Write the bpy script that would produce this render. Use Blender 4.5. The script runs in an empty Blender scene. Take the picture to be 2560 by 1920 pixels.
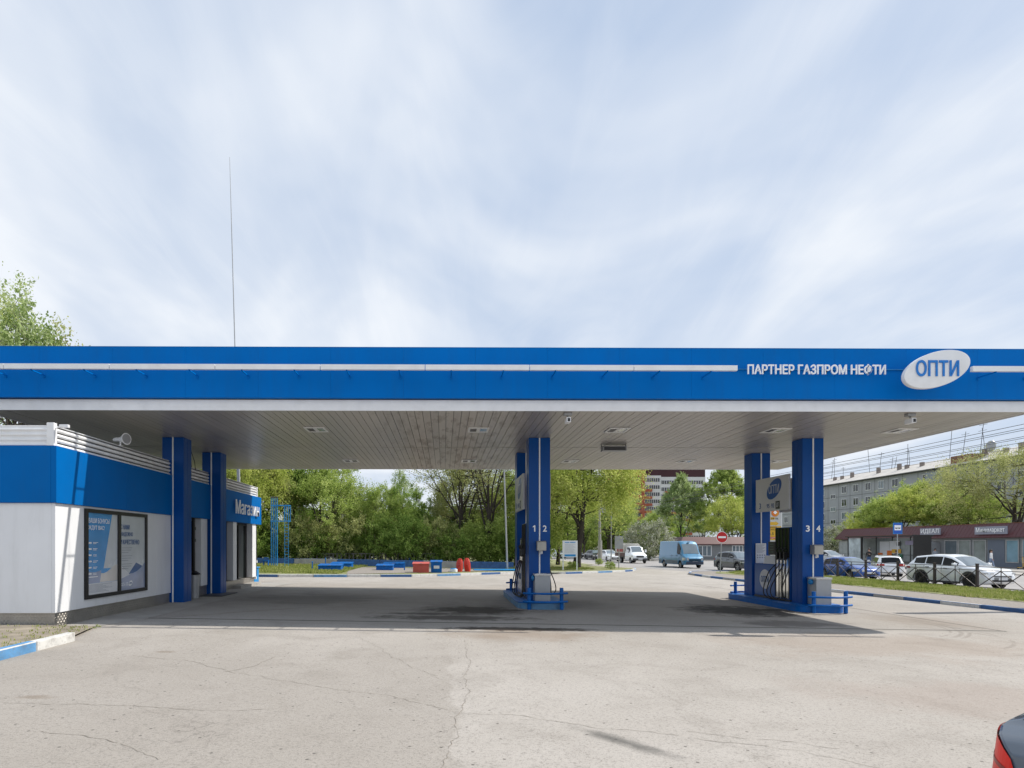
import bpy, bmesh, math, random
from mathutils import Vector, Matrix
import mathutils.geometry as mgeo
R = math.radians
# ------------------------------------------------------------------ camera, sky, sun
sc = bpy.context.scene
CZ, PSI, FPX, PX0, PY0 = 1.88, 0.00942, 1550.0, 1124.7, 1361.0
cd = bpy.data.cameras.new('camera'); cam = bpy.data.objects.new('camera', cd)
sc.collection.objects.link(cam); sc.camera = cam
cam.location = (0, 0, CZ); cam.rotation_euler = (R(90), 0, -PSI)
cd.sensor_width = 36; cd.lens = FPX/2560*36
cd.shift_x = (1280-PX0)/2560; cd.shift_y = (PY0-960)/2560
cd.clip_start = 0.05; cd.clip_end = 3000
SUN = Vector((0.84, 0.18, 1.0)).normalized()
SUN_EL = math.asin(SUN.z); SUN_AZ = math.atan2(SUN.x, SUN.y)
w = bpy.data.worlds.new('World'); sc.world = w; w.use_nodes = True
nt = w.node_tree; nt.nodes.clear()
def wn(t, **k):
    n = nt.nodes.new(t)
    for a, b in k.items(): setattr(n, a, b)
    return n
out = wn('ShaderNodeOutputWorld'); bg = wn('ShaderNodeBackground')
sky = wn('ShaderNodeTexSky', sky_type='NISHITA', sun_disc=False)
sky.sun_elevation = SUN_EL; sky.sun_rotation = SUN_AZ
sky.air_density = 1.0; sky.dust_density = 2.0; sky.ozone_density = 1.5
tc = wn('ShaderNodeTexCoord'); sep = wn('ShaderNodeSeparateXYZ'); nt.links.new(tc.outputs['Generated'], sep.inputs[0])
def wm(op, a, b=None, c=None, clamp=False):
    n = wn('ShaderNodeMath', operation=op, use_clamp=clamp)
    for i, v in enumerate((a, b, c)):
        if v is None: continue
        if isinstance(v, (int, float)): n.inputs[i].default_value = v
        else: nt.links.new(v, n.inputs[i])
    return n.outputs[0]
zc = wm('MAXIMUM', sep.outputs[2], 0.03); zz = wm('ADD', zc, 0.12)
cx = wm('DIVIDE', sep.outputs[0], zz); cy = wm('DIVIDE', sep.outputs[1], zz)
comb = wn('ShaderNodeCombineXYZ'); nt.links.new(cx, comb.inputs[0]); nt.links.new(cy, comb.inputs[1])
def wnoise(rot, scl, det, rough, dist, lo, hi):
    mp = wn('ShaderNodeMapping'); nt.links.new(comb.outputs[0], mp.inputs[0])
    mp.inputs['Rotation'].default_value = (0, 0, R(rot)); mp.inputs['Scale'].default_value = scl
    nz = wn('ShaderNodeTexNoise'); nt.links.new(mp.outputs[0], nz.inputs['Vector'])
    nz.inputs['Scale'].default_value = 1; nz.inputs['Detail'].default_value = det
    nz.inputs['Roughness'].default_value = rough; nz.inputs['Distortion'].default_value = dist
    mr = wn('ShaderNodeMapRange'); mr.interpolation_type = 'SMOOTHSTEP'
    nt.links.new(nz.outputs[0], mr.inputs[0]); mr.inputs[1].default_value = lo; mr.inputs[2].default_value = hi
    return mr.outputs[0]
n1 = wnoise(-6, (1.1, 0.55, 1), 4, 0.5, 0.9, 0.36, 0.66)
n2 = wnoise(38, (0.7, 0.45, 1), 5, 0.52, 0.8, 0.36, 0.70)
n3 = wnoise(-10, (3.8, 0.9, 1), 7, 0.60, 1.1, 0.38, 0.72)
cl = wm('ADD', wm('MULTIPLY', n1, 0.62), wm('MULTIPLY', n2, 0.36))
cl = wm('ADD', cl, wm('MULTIPLY', wm('SUBTRACT', n3, 0.35), 0.15))
cl = wm('ADD', cl, wm('MULTIPLY', wm('SUBTRACT', 0.80, sep.outputs[2]), 0.36)); cl = wm('ADD', cl, 0.08, clamp=True)
mix = wn('ShaderNodeMix', data_type='RGBA'); nt.links.new(cl, mix.inputs[0])
tint = wn('ShaderNodeMix', data_type='RGBA'); tint.inputs[0].default_value = 0.8
nt.links.new(sky.outputs[0], tint.inputs[6]); tint.inputs[7].default_value = (4.9, 6.3, 8.6, 1)
nt.links.new(tint.outputs[2], mix.inputs[6]); mix.inputs[7].default_value = (8.9, 9.35, 10.0, 1)
nt.links.new(mix.outputs[2], bg.inputs[0]); bg.inputs[1].default_value = 0.094
nt.links.new(bg.outputs[0], out.inputs[0])
sl = bpy.data.lights.new('sun', 'SUN'); so = bpy.data.objects.new('sun', sl); sc.collection.objects.link(so)
sl.energy = 4.5; sl.angle = R(0.53); sl.color = (1.0, 0.935, 0.84)
so.rotation_euler = SUN.to_track_quat('Z', 'Y').to_euler(); so.location = (30, 10, 40)
sc.view_settings.view_transform = 'Standard'; sc.view_settings.look = 'None'
sc.view_settings.exposure = 0.08; sc.view_settings.gamma = 1
sc.cycles.max_bounces = 8; sc.cycles.transparent_max_bounces = 12
# ------------------------------------------------------------------ geometry of the view and the ground
def ray(x, y):
    u = (x-PX0)/FPX; v = (PY0-y)/FPX
    return Vector((math.sin(PSI)+u*math.cos(PSI), math.cos(PSI)-u*math.sin(PSI), v))
def P(x, y, Y):
    d = ray(x, y); t = Y/d.y; return Vector((d.x*t, Y, CZ+d.z*t))
def PX(x, y, X):
    d = ray(x, y); t = X/d.x; return Vector((X, d.y*t, CZ+d.z*t))
def gz(x): return -0.05-0.0138*max(-30, min(30, x))
def G(x, y):
    d = ray(x, y); z = -0.1
    for _ in range(60):
        t = (z-CZ)/d.z; z = gz(d.x*t)
    return Vector((d.x*t, d.y*t, z))
def foot(x, Y):
    p = P(x, PY0, Y); return Vector((p.x, Y, gz(p.x)))
# ------------------------------------------------------------------ materials
MATS = {}
def nodes(m):
    m.use_nodes = True; t = m.node_tree; b = t.nodes['Principled BSDF']; return t, b
def pbr(name, col, rough=0.5, metal=0.0, var=0.12, vs=2.0, bump=0.0, bs=60.0, coat=0.0, spec=0.5, dirt=0.0, island=0.0):
    if name in MATS: return MATS[name]
    m = bpy.data.materials.new(name); t, b = nodes(m); L = t.links
    g = t.nodes.new('ShaderNodeTexCoord')
    nz = t.nodes.new('ShaderNodeTexNoise'); nz.inputs['Scale'].default_value = vs; nz.inputs['Detail'].default_value = 5
    L.new(g.outputs['Object'], nz.inputs['Vector'])
    mr = t.nodes.new('ShaderNodeMapRange'); L.new(nz.outputs[0], mr.inputs[0])
    mr.inputs[1].default_value = .3; mr.inputs[2].default_value = .7
    mr.inputs[3].default_value = 1-var; mr.inputs[4].default_value = 1+var
    mx = t.nodes.new('ShaderNodeMix'); mx.data_type = 'RGBA'; mx.blend_type = 'MULTIPLY'; mx.inputs[0].default_value = 1
    mx.inputs[6].default_value = (*col, 1); L.new(mr.outputs[0], mx.inputs[7]); last = mx.outputs[2]
    if island:
        ge = t.nodes.new('ShaderNodeNewGeometry'); m3 = t.nodes.new('ShaderNodeMapRange')
        L.new(ge.outputs['Random Per Island'], m3.inputs[0]); m3.inputs[3].default_value = 1-island; m3.inputs[4].default_value = 1+island
        m4 = t.nodes.new('ShaderNodeMix'); m4.data_type = 'RGBA'; m4.blend_type = 'MULTIPLY'; m4.inputs[0].default_value = 1
        L.new(last, m4.inputs[6]); L.new(m3.outputs[0], m4.inputs[7]); last = m4.outputs[2]
    if dirt:
        n2 = t.nodes.new('ShaderNodeTexNoise'); n2.inputs['Scale'].default_value = vs*2.3; n2.inputs['Detail'].default_value = 8
        n2.inputs['Roughness'].default_value = .7; L.new(g.outputs['Object'], n2.inputs['Vector'])
        m2 = t.nodes.new('ShaderNodeMapRange'); L.new(n2.outputs[0], m2.inputs[0]); m2.inputs[1].default_value = .5; m2.inputs[2].default_value = .75
        m2.inputs[4].default_value = dirt
        mx2 = t.nodes.new('ShaderNodeMix'); mx2.data_type = 'RGBA'; L.new(m2.outputs[0], mx2.inputs[0])
        L.new(last, mx2.inputs[6]); mx2.inputs[7].default_value = (.16, .14, .12, 1); last = mx2.outputs[2]
    L.new(last, b.inputs['Base Color'])
    rr = t.nodes.new('ShaderNodeMapRange'); L.new(nz.outputs[0], rr.inputs[0]); rr.inputs[3].default_value = max(.03, rough-.08); rr.inputs[4].default_value = min(1, rough+.08)
    L.new(rr.outputs[0], b.inputs['Roughness'])
    b.inputs['Metallic'].default_value = metal; b.inputs['Coat Weight'].default_value = coat; b.inputs['Coat Roughness'].default_value = .06
    b.inputs['Specular IOR Level'].default_value = spec
    if bump:
        n3 = t.nodes.new('ShaderNodeTexNoise'); n3.inputs['Scale'].default_value = bs; n3.inputs['Detail'].default_value = 3
        L.new(g.outputs['Object'], n3.inputs['Vector'])
        bp = t.nodes.new('ShaderNodeBump'); bp.inputs['Strength'].default_value = bump; bp.inputs['Distance'].default_value = .01
        L.new(n3.outputs[0], bp.inputs['Height']); L.new(bp.outputs[0], b.inputs['Normal'])
    MATS[name] = m; return m
def emit(name, col, s):
    m = bpy.data.materials.new(name); t, b = nodes(m); b.inputs['Base Color'].default_value = (*col, 1)
    b.inputs['Emission Color'].default_value = (*col, 1); b.inputs['Emission Strength'].default_value = s; return m
BLUE = pbr('signal_blue_panel', (.0, .155, .53), .45, 0, .08, .5, .03, 300, spec=.05)
SBLUE = pbr('shop_blue_panel', (.0, .128, .43), .45, 0, .08, .6, .03, 300, spec=.06)
BLUEC = pbr('column_blue_panel', (.0, .068, .30), .32, 0, .08, .9, spec=.22, dirt=.05)
BLUEP = pbr('blue_paint', (.0, .115, .42), .42, 0, .14, 3, .1, 40, dirt=.22, spec=.25)
LBLUE = pbr('light_blue_paint', (.01, .24, .58), .5, 0, .15, 3, .15, 40, dirt=.25)
KBLUE = pbr('kerb_blue_paint', (.10, .27, .50), .7, 0, .2, 4, .4, 60, dirt=.6)
KWHITE = pbr('kerb_white_paint', (.62, .62, .60), .7, 0, .12, 4, .4, 60, dirt=.6)
KDBLUE = pbr('dark_kerb_blue', (.04, .12, .30), .7, 0, .2, 4, .4, 60, dirt=.4)
WHITE = pbr('white_panel', (.78, .80, .83), .4, 0, .03, 1.2, .03, 300)
WHITEP = pbr('white_paint', (.84, .85, .86), .45, 0, .05, 3)
LETW = pbr('white_lettering', (.93, .94, .95), .4, 0, .03, 3)
GREYM = pbr('grey_metal', (.36, .37, .38), .4, .35, .1, 4)
STEEL = pbr('brushed_steel', (.55, .55, .54), .28, .9, .08, 5)
MIRST = pbr('polished_steel', (.72, .72, .70), .10, 1.0, .04, 2)
BLACK = pbr('black_plastic', (.012, .012, .013), .4, 0, .2, 5)
RUBBER = pbr('black_rubber', (.012, .012, .013), .6, 0, .2, 5)
DGREY = pbr('dark_grey', (.06, .06, .065), .5, 0, .15, 4)
RED = pbr('red_paint', (.52, .035, .02), .5, 0, .12, 3, .1, 40)
DKRED = pbr('faded_red_paint', (.50, .085, .07), .55, 0, .1, 3, .1, 40, dirt=.2)
CHROME = pbr('chrome', (.8, .8, .8), .12, 1, .02, 2)
GLASSD = pbr('dark_glass', (.012, .016, .018), .04, 0, .1, 1, spec=.9)
GLASSC = pbr('car_glass', (.008, .010, .012), .04, 0, .1, 1, spec=.22)
GLASSL = pbr('windscreen_glass', (.16, .20, .23), .05, 0, .15, 1, spec=1.0)
CONC = pbr('weathered_concrete', (.36, .35, .33), .8, 0, .15, 3, .3, 60)
BARK = pbr('bark', (.075, .06, .048), .9, 0, .3, 6, .6, 30)
YEL = pbr('yellow_board', (.72, .42, .03), .5, 0, .05, 3)
ORANGE = pbr('orange_board', (.72, .17, .01), .5, 0, .05, 3)
PAPER = pbr('paper', (.72, .73, .75), .7, 0, .03, 5)
INK = pbr('grey_ink', (.28, .31, .36), .7, 0, .03, 5)
DINK = pbr('dark_blue_ink', (.02, .09, .26), .6, 0, .03, 5)
def streaks(m, amt, scl=(1.6, 1.6, .18), lo=.42, hi=.75, col=(.10, .12, .15)):
    t, b = nodes(m); L = t.links; src = b.inputs['Base Color'].links[0].from_socket
    g = t.nodes.new('ShaderNodeTexCoord'); mp = t.nodes.new('ShaderNodeMapping'); mp.inputs['Scale'].default_value = scl; L.new(g.outputs['Object'], mp.inputs[0])
    nz = t.nodes.new('ShaderNodeTexNoise'); nz.inputs['Scale'].default_value = 1.7; nz.inputs['Detail'].default_value = 8; nz.inputs['Roughness'].default_value = .65; L.new(mp.outputs[0], nz.inputs['Vector'])
    mr = t.nodes.new('ShaderNodeMapRange'); L.new(nz.outputs[0], mr.inputs[0]); mr.inputs[1].default_value = lo; mr.inputs[2].default_value = hi; mr.inputs[4].default_value = amt
    mx = t.nodes.new('ShaderNodeMix'); mx.data_type = 'RGBA'; L.new(mr.outputs[0], mx.inputs[0]); L.new(src, mx.inputs[6]); mx.inputs[7].default_value = (*col, 1); L.new(mx.outputs[2], b.inputs['Base Color'])
streaks(BLUE, .22, (2.2, 2.2, .25), .45, .8, (.02, .10, .26)); streaks(SBLUE, .2, (2.2, 2.2, .25), .45, .8, (.02, .10, .26))
streaks(WHITE, .28, (1.8, 1.8, .3), .5, .85, (.42, .42, .42)); streaks(WHITEP, .25, (1.2, 1.2, 1.2), .5, .85, (.45, .44, .42)); streaks(BLUEC, .25, (3, 3, .4), .5, .85, (.03, .07, .16))
# ------------------------------------------------------------------ object builders
COL = sc.collection
def tag(o, label=None, cat=None, group=None, kind=None):
    if label: o['label'] = label
    if cat: o['category'] = cat
    if group: o['group'] = group
    if kind: o['kind'] = kind
    return o
def thing(name, loc, label, cat, rz=0.0, group=None):
    o = bpy.data.objects.new(name, None); COL.objects.link(o); o.location = loc; o.rotation_euler = (0, 0, rz)
    o.empty_display_size = .2
    return tag(o, label, cat, group)
class MB:
    def __init__(s): s.v = []; s.f = []; s.m = []
    def add(s, vs, fs, mi=0):
        o = len(s.v); s.v += [tuple(p) for p in vs]; s.f += [tuple(i+o for i in f) for f in fs]; s.m += [mi]*len(fs); return s
    def box(s, x0, x1, y0, y1, z0, z1, mi=0):
        if x0 > x1: x0, x1 = x1, x0
        if y0 > y1: y0, y1 = y1, y0
        if z0 > z1: z0, z1 = z1, z0
        return s.add([(x0,y0,z0),(x1,y0,z0),(x1,y1,z0),(x0,y1,z0),(x0,y0,z1),(x1,y0,z1),(x1,y1,z1),(x0,y1,z1)],
                     [(0,3,2,1),(4,5,6,7),(0,1,5,4),(1,2,6,5),(2,3,7,6),(3,0,4,7)], mi)
    def cyl(s, p, q, r, r2=None, n=10, mi=0):
        p = Vector(p); q = Vector(q); r2 = r if r2 is None else r2; d = (q-p)
        if d.length < 1e-6: return s
        d.normalize(); a = d.orthogonal().normalized(); b = d.cross(a); vs = []
        for c, rad in ((p, r), (q, r2)):
            for i in range(n):
                t = 2*math.pi*i/n; vs.append(c+a*math.cos(t)*rad+b*math.sin(t)*rad)
        fs = [(i, (i+1) % n, n+(i+1) % n, n+i) for i in range(n)]+[tuple(range(n))[::-1], tuple(range(n, 2*n))]
        return s.add(vs, fs, mi)
    def tube(s, pts, r, n=8, mi=0):
        pts = [Vector(p) for p in pts]; k = len(pts); rr = r if isinstance(r, (list, tuple)) else [r]*k
        vs = []; pa = None
        for j, p in enumerate(pts):
            d = (pts[min(j+1, k-1)]-pts[max(j-1, 0)]).normalized()
            a = d.orthogonal().normalized() if pa is None else (pa-d*pa.dot(d)).normalized()
            pa = a; b = d.cross(a)
            for i in range(n):
                t = 2*math.pi*i/n; vs.append(p+(a*math.cos(t)+b*math.sin(t))*rr[j])
        fs = [(j*n+i, j*n+(i+1) % n, (j+1)*n+(i+1) % n, (j+1)*n+i) for j in range(k-1) for i in range(n)]
        fs += [tuple(range(n))[::-1], tuple(range((k-1)*n, k*n))]
        return s.add(vs, fs, mi)
    def prism(s, poly, a, b, ax='z', mi=0):
        def mk(p, h): return {'z': (p[0], p[1], h), 'y': (p[0], h, p[1]), 'x': (h, p[0], p[1])}[ax]
        n = len(poly); vs = [mk(p, a) for p in poly]+[mk(p, b) for p in poly]
        fs = [(i, (i+1) % n, n+(i+1) % n, n+i) for i in range(n)]+[tuple(range(n))[::-1], tuple(range(n, 2*n))]
        return s.add(vs, fs, mi)
    def quad(s, a, b, c, d, mi=0): return s.add([a, b, c, d], [(0, 1, 2, 3)], mi)
    def sphere(s, c, r, n=12, sq=(1, 1, 1), mi=0):
        m = n//2; vs = []; c = Vector(c)
        for i in range(m+1):
            ph = math.pi*i/m
            for j in range(n):
                t = 2*math.pi*j/n
                vs.append((c.x+r*sq[0]*math.sin(ph)*math.cos(t), c.y+r*sq[1]*math.sin(ph)*math.sin(t), c.z+r*sq[2]*math.cos(ph)))
        fs = [(i*n+j, (i+1)*n+j, (i+1)*n+(j+1) % n, i*n+(j+1) % n) for i in range(m) for j in range(n)]
        return s.add(vs, fs, mi)
    def build(s, name, mats, parent=None, off=None, smooth=False, bevel=0.0, fix=True, **tags):
        me = bpy.data.meshes.new(name)
        v = s.v
        if off is not None: v = [(p[0]-off[0], p[1]-off[1], p[2]-off[2]) for p in v]
        me.from_pydata(v, [], s.f)
        if not isinstance(mats, (list, tuple)): mats = [mats]
        for m in mats: me.materials.append(m)
        me.polygons.foreach_set('material_index', s.m)
        if fix or bevel:
            bm = bmesh.new(); bm.from_mesh(me)
            if fix: bmesh.ops.recalc_face_normals(bm, faces=bm.faces)
            if bevel:
                es = [e for e in bm.edges if len(e.link_faces) == 2 and e.calc_face_angle(0) > .6]
                bmesh.ops.bevel(bm, geom=es, offset=bevel, segments=2, affect='EDGES', profile=.6, clamp_overlap=True)
            bm.to_mesh(me); bm.free()
        if smooth:
            me.polygons.foreach_set('use_smooth', [True]*len(me.polygons)); me.set_sharp_from_angle(angle=R(smooth if smooth > 1 else 40))
        o = bpy.data.objects.new(name, me); COL.objects.link(o)
        if parent: o.parent = parent
        tag(o, **tags); return o
def part(t, name, mb, mats, label=None, world=False, **k):
    o = mb.build(name, mats, t, off=(t.location if world else None), **k)
    if label: o['label'] = label
    return o
def copy_tree(o, parent=None):
    c = o.copy(); COL.objects.link(c); c.parent = parent
    for ch in list(o.children): copy_tree(ch, c)
    return c
def text_mb(s, W=None, H=None, th=.01, bold=0.0, mi=0):
    """lettering in the local xz plane, facing -y, from x=0, z=0"""
    cu = bpy.data.curves.new('t', 'FONT'); cu.body = s; cu.size = 1; cu.extrude = .02; cu.offset = bold; cu.resolution_u = 3
    o = bpy.data.objects.new('t', cu); COL.objects.link(o)
    bpy.context.view_layer.update()
    me = bpy.data.meshes.new_from_object(o.evaluated_get(bpy.context.evaluated_depsgraph_get()))
    vs = [v.co.copy() for v in me.vertices]; fs = [tuple(p.vertices) for p in me.polygons]
    bpy.data.objects.remove(o); bpy.data.curves.remove(cu); bpy.data.meshes.remove(me)
    x0 = min(v.x for v in vs); x1 = max(v.x for v in vs); y0 = min(v.y for v in vs); y1 = max(v.y for v in vs)
    sy = H/(y1-y0) if H else None; sx = W/(x1-x0) if W else sy
    if sy is None: sy = sx
    mb = MB(); mb.add([((v.x-x0)*sx, -th/2-v.z/.02*th/2, (v.y-y0)*sy) for v in vs], fs, mi); return mb
def place(mb, origin, right=(1, 0, 0), up=(0, 0, 1)):
    """map local x,-y,z onto right, outward, up at origin"""
    r = Vector(right).normalized(); u = Vector(up).normalized(); o = Vector(origin); n = r.cross(u)
    mb.v = [tuple(o+r*p[0]+n*(-p[1])+u*p[2]) for p in mb.v]; return mb
def merge(a, b, mi=None):
    a.add(b.v, b.f, 0); a.m[-len(b.m):] = b.m if mi is None else [mi]*len(b.m); return a
def ellipse(a, b, th, n=48):
    c, s = math.cos(th), math.sin(th)
    return [(a*math.cos(t)*c-b*math.sin(t)*s, a*math.cos(t)*s+b*math.sin(t)*c) for t in [2*math.pi*i/n for i in range(n)]]
def sheet(name, poly, dz, mat, off=0.0, kind='structure', **k):
    bm = bmesh.new(); vs = [bm.verts.new((p[0], p[1], 0)) for p in poly]
    tri = mgeo.tessellate_polygon([[Vector((p[0], p[1], 0)) for p in poly]])
    for t in tri: bm.faces.new([vs[i] for i in t])
    for xx in (-30, 30):
        bmesh.ops.bisect_plane(bm, geom=bm.verts[:]+bm.edges[:]+bm.faces[:], plane_co=(xx, 0, 0), plane_no=(1, 0, 0))
    for v in bm.verts: v.co.z = gz(v.co.x)+dz
    for f in bm.faces:
        f.normal_update()
        if f.normal.z < 0: f.normal_flip()
    me = bpy.data.meshes.new(name); bm.to_mesh(me); bm.free(); me.materials.append(mat)
    o = bpy.data.objects.new(name, me); COL.objects.link(o); tag(o, kind=kind, **k); return o
# ------------------------------------------------------------------ ground
def ground_material():
    m = bpy.data.materials.new('aged_concrete_forecourt'); t, b = nodes(m); L = t.links
    geo = t.nodes.new('ShaderNodeNewGeometry'); pos = geo.outputs['Position']
    sp = t.nodes.new('ShaderNodeSeparateXYZ'); L.new(pos, sp.inputs[0]); X, Y = sp.outputs[0], sp.outputs[1]
    def M(op, a, b_=None, c=None, clamp=False):
        n = t.nodes.new('ShaderNodeMath'); n.operation = op; n.use_clamp = clamp
        for i, v in enumerate((a, b_, c)):
            if v is None: continue
            if isinstance(v, (int, float)): n.inputs[i].default_value = v
            else: L.new(v, n.inputs[i])
        return n.outputs[0]
    def noise(s, d=6, r=.6, dist=0, scl=None, rot=0):
        n = t.nodes.new('ShaderNodeTexNoise'); n.inputs['Scale'].default_value = s; n.inputs['Detail'].default_value = d
        n.inputs['Roughness'].default_value = r; n.inputs['Distortion'].default_value = dist
        if scl:
            mp = t.nodes.new('ShaderNodeMapping'); L.new(pos, mp.inputs[0]); mp.inputs['Scale'].default_value = scl
            mp.inputs['Rotation'].default_value = (0, 0, R(rot)); L.new(mp.outputs[0], n.inputs['Vector'])
        else: L.new(pos, n.inputs['Vector'])
        return n.outputs[0]
    def ss(v, lo, hi, a=0.0, c=1.0):
        n = t.nodes.new('ShaderNodeMapRange'); n.interpolation_type = 'SMOOTHSTEP'; L.new(v, n.inputs[0])
        n.inputs[1].default_value = lo; n.inputs[2].default_value = hi; n.inputs[3].default_value = a; n.inputs[4].default_value = c
        return n.outputs[0]
    def mixc(f, a, c):
        n = t.nodes.new('ShaderNodeMix'); n.data_type = 'RGBA'
        if isinstance(f, (int, float)): n.inputs[0].default_value = f
        else: L.new(f, n.inputs[0])
        for i, v in ((6, a), (7, c)):
            if isinstance(v, tuple): n.inputs[i].default_value = (*v, 1)
            else: L.new(v, n.inputs[i])
        return n.outputs[2]
    big = noise(.16, 5, .55, .6); mid = noise(.9, 7, .62, .4); fine = noise(26, 4, .75); grit = noise(70, 3, .8)
    col = mixc(ss(big, .35, .65), (.372, .346, .314), (.432, .405, .374))
    col = mixc(ss(mid, .45, .72, 0, .45), col, (.255, .232, .205))
    # coarser, greyer slab left of a wavering pour line
    wav = noise(.8, 4, .6); line = M('ADD', X, M('MULTIPLY', M('SUBTRACT', wav, .5), .8))
    side = ss(line, .05, .16); side2 = M('SUBTRACT', 1.0, side)
    near = ss(Y, 8.5, 13.5, 1, 0)
    lf = M('MULTIPLY', side2, near)
    col = mixc(M('MULTIPLY', lf, .42), col, (.26, .235, .205))
    # grain
    col = mixc(ss(fine, .48, .70, 0, .55), col, (.16, .15, .135))
    col = mixc(ss(grit, .54, .68, 0, .7), col, (.11, .10, .09))
    col = mixc(ss(grit, .30, .44, .45, 0), col, (.50, .47, .44))
    # small dark stones scattered
    vo = t.nodes.new('ShaderNodeTexVoronoi'); vo.voronoi_dimensions = '2D'; vo.inputs['Scale'].default_value = 3.4; L.new(pos, vo.inputs['Vector'])
    vc = t.nodes.new('ShaderNodeSeparateColor'); L.new(vo.outputs['Color'], vc.inputs[0])
    st = M('MULTIPLY', ss(vo.outputs['Distance'], .04, .065, 1, 0), M('GREATER_THAN', vc.outputs[0], .75))
    col = mixc(M('MULTIPLY', st, .75), col, (.05, .045, .04))
    # hair cracks
    wx = noise(.5, 7, .55); wy = noise(.6, 7, .55, .2)
    cb = t.nodes.new('ShaderNodeCombineXYZ')
    L.new(M('ADD', X, M('MULTIPLY', wx, 3.2)), cb.inputs[0]); L.new(M('ADD', Y, M('MULTIPLY', wy, 3.2)), cb.inputs[1])
    vr = t.nodes.new('ShaderNodeTexVoronoi'); vr.voronoi_dimensions = '2D'; vr.feature = 'DISTANCE_TO_EDGE'; vr.inputs['Scale'].default_value = .24; L.new(cb.outputs[0], vr.inputs['Vector'])
    vr2 = t.nodes.new('ShaderNodeTexVoronoi'); vr2.voronoi_dimensions = '2D'; vr2.feature = 'DISTANCE_TO_EDGE'; vr2.inputs['Scale'].default_value = 1.1; L.new(cb.outputs[0], vr2.inputs['Vector'])
    ck = M('MULTIPLY', ss(vr.outputs['Distance'], .0012, .005, 1, 0), ss(noise(.5, 3), .42, .56))
    ckb = M('MULTIPLY', ss(vr.outputs['Distance'], .004, .03, 1, 0), ss(noise(.4, 3), .46, .62))
    ck2 = M('MULTIPLY', M('MULTIPLY', ss(vr2.outputs['Distance'], .002, .016, 1, 0), lf), ss(noise(.6, 3), .45, .62))
    col = mixc(M('MULTIPLY', ckb, .1), col, (.17, .15, .13))
    col = mixc(M('MULTIPLY', ck, .16), col, (.09, .08, .07))
    col = mixc(M('MULTIPLY', ck2, .4), col, (.12, .11, .10))
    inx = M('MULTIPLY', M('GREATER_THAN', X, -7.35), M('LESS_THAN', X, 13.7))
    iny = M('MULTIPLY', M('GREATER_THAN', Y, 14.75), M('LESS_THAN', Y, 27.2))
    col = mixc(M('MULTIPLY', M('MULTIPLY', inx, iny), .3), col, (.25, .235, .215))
    # oil stains beside the pumps, tyre dirt, and one soft dark streak
    def blob(x, y, rx, ry, k, c, rot=0.0, ns=2.0, hard=.3):
        nonlocal col
        dx = M('SUBTRACT', X, x); dy = M('SUBTRACT', Y, y)
        cr, sr = math.cos(R(rot)), math.sin(R(rot))
        ux = M('DIVIDE', M('ADD', M('MULTIPLY', dx, cr), M('MULTIPLY', dy, sr)), rx)
        uy = M('DIVIDE', M('ADD', M('MULTIPLY', dx, -sr), M('MULTIPLY', dy, cr)), ry)
        d = M('SQRT', M('ADD', M('MULTIPLY', ux, ux), M('MULTIPLY', uy, uy)))
        d = M('ADD', d, M('MULTIPLY', M('SUBTRACT', noise(ns, 7, .7, .5), .5), 2.0))
        col = mixc(ss(d, hard, 1.05, k, 0), col, c)
    blob(.9, 18.6, 2.6, 2.4, .5, (.13, .12, .11), 0, .7)
    blob(1.0, 18.3, 1.9, 1.2, .88, (.045, .038, .031), 0, 2.2, .45); blob(-.4, 17.2, 1.5, .4, .75, (.05, .043, .036), 0, 2.6, .3)
    blob(.2, 16.3, 2.6, .7, .8, (.05, .043, .036), 0, 2.2, .35)
    blob(1.6, 14.3, 2.1, .42, .92, (.045, .037, .03), 0, 2.4, .4); blob(1.6, 13.4, 2.4, 1.2, .5, (.24, .18, .13), 0, 1.0, .1)
    blob(-4.5, 21.5, 3.2, 3.2, .5, (.12, .115, .11), 0, .5)
    blob(9.2, 19.2, 2.2, 2.2, .93, (.035, .032, .028), 0, 1.8, .35)
    blob(9.0, 16.0, 1.8, .9, .6, (.07, .06, .055), 0, 1.5)
    blob(13.2, 17.0, 1.6, 2.2, .45, (.20, .155, .115), 0, .9)
    blob(9.0, 12.6, 4.5, 2.2, .38, (.25, .19, .145), 0, .5)
    blob(7.0, 8.0, 3.0, 1.6, .28, (.28, .21, .175), 0, .6)
    blob(4.0, 20.8, 1.8, 2.5, .4, (.12, .11, .10), 0, .9)
    blob(1.8, 6.1, .75, .17, .75, (.07, .07, .065), -52, 1.5, .0)  # soft-edged dark streak running diagonally across the near ground
    blob(-4.8, 10.8, .25, .12, .5, (.17, .13, .09), 0, 3); blob(-5.0, 7.6, .3, .12, .5, (.17, .13, .09), 0, 3)
    # curved tyre marks near the right-hand joint
    for cx_, cy_, rr_, wd in ((9.2, 17.0, 3.9, .05), (9.2, 17.0, 4.05, .04), (9.6, 15.2, 3.3, .04), (9.2, 17.0, 3.7, .03), (10.0, 14.0, 2.6, .05)):
        dd = M('SQRT', M('ADD', M('POWER', M('ABSOLUTE', M('SUBTRACT', X, cx_)), 2), M('POWER', M('ABSOLUTE', M('SUBTRACT', Y, cy_)), 2)))
        rg = ss(M('ABSOLUTE', M('SUBTRACT', dd, rr_)), wd*.3, wd*1.6, .38, 0)
        rg = M('MULTIPLY', M('MULTIPLY', rg, M('GREATER_THAN', X, 10.6)), ss(noise(1.5, 5), .4, .6))
        col = mixc(rg, col, (.14, .12, .10))
    # expansion joints round the slab
    def joint(v, lim, k=.9, wdt=.018):
        nonlocal col
        col = mixc(M('MULTIPLY', ss(M('ABSOLUTE', v), wdt, wdt*1.8, k, 0), lim), col, (.03, .028, .025))
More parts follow.
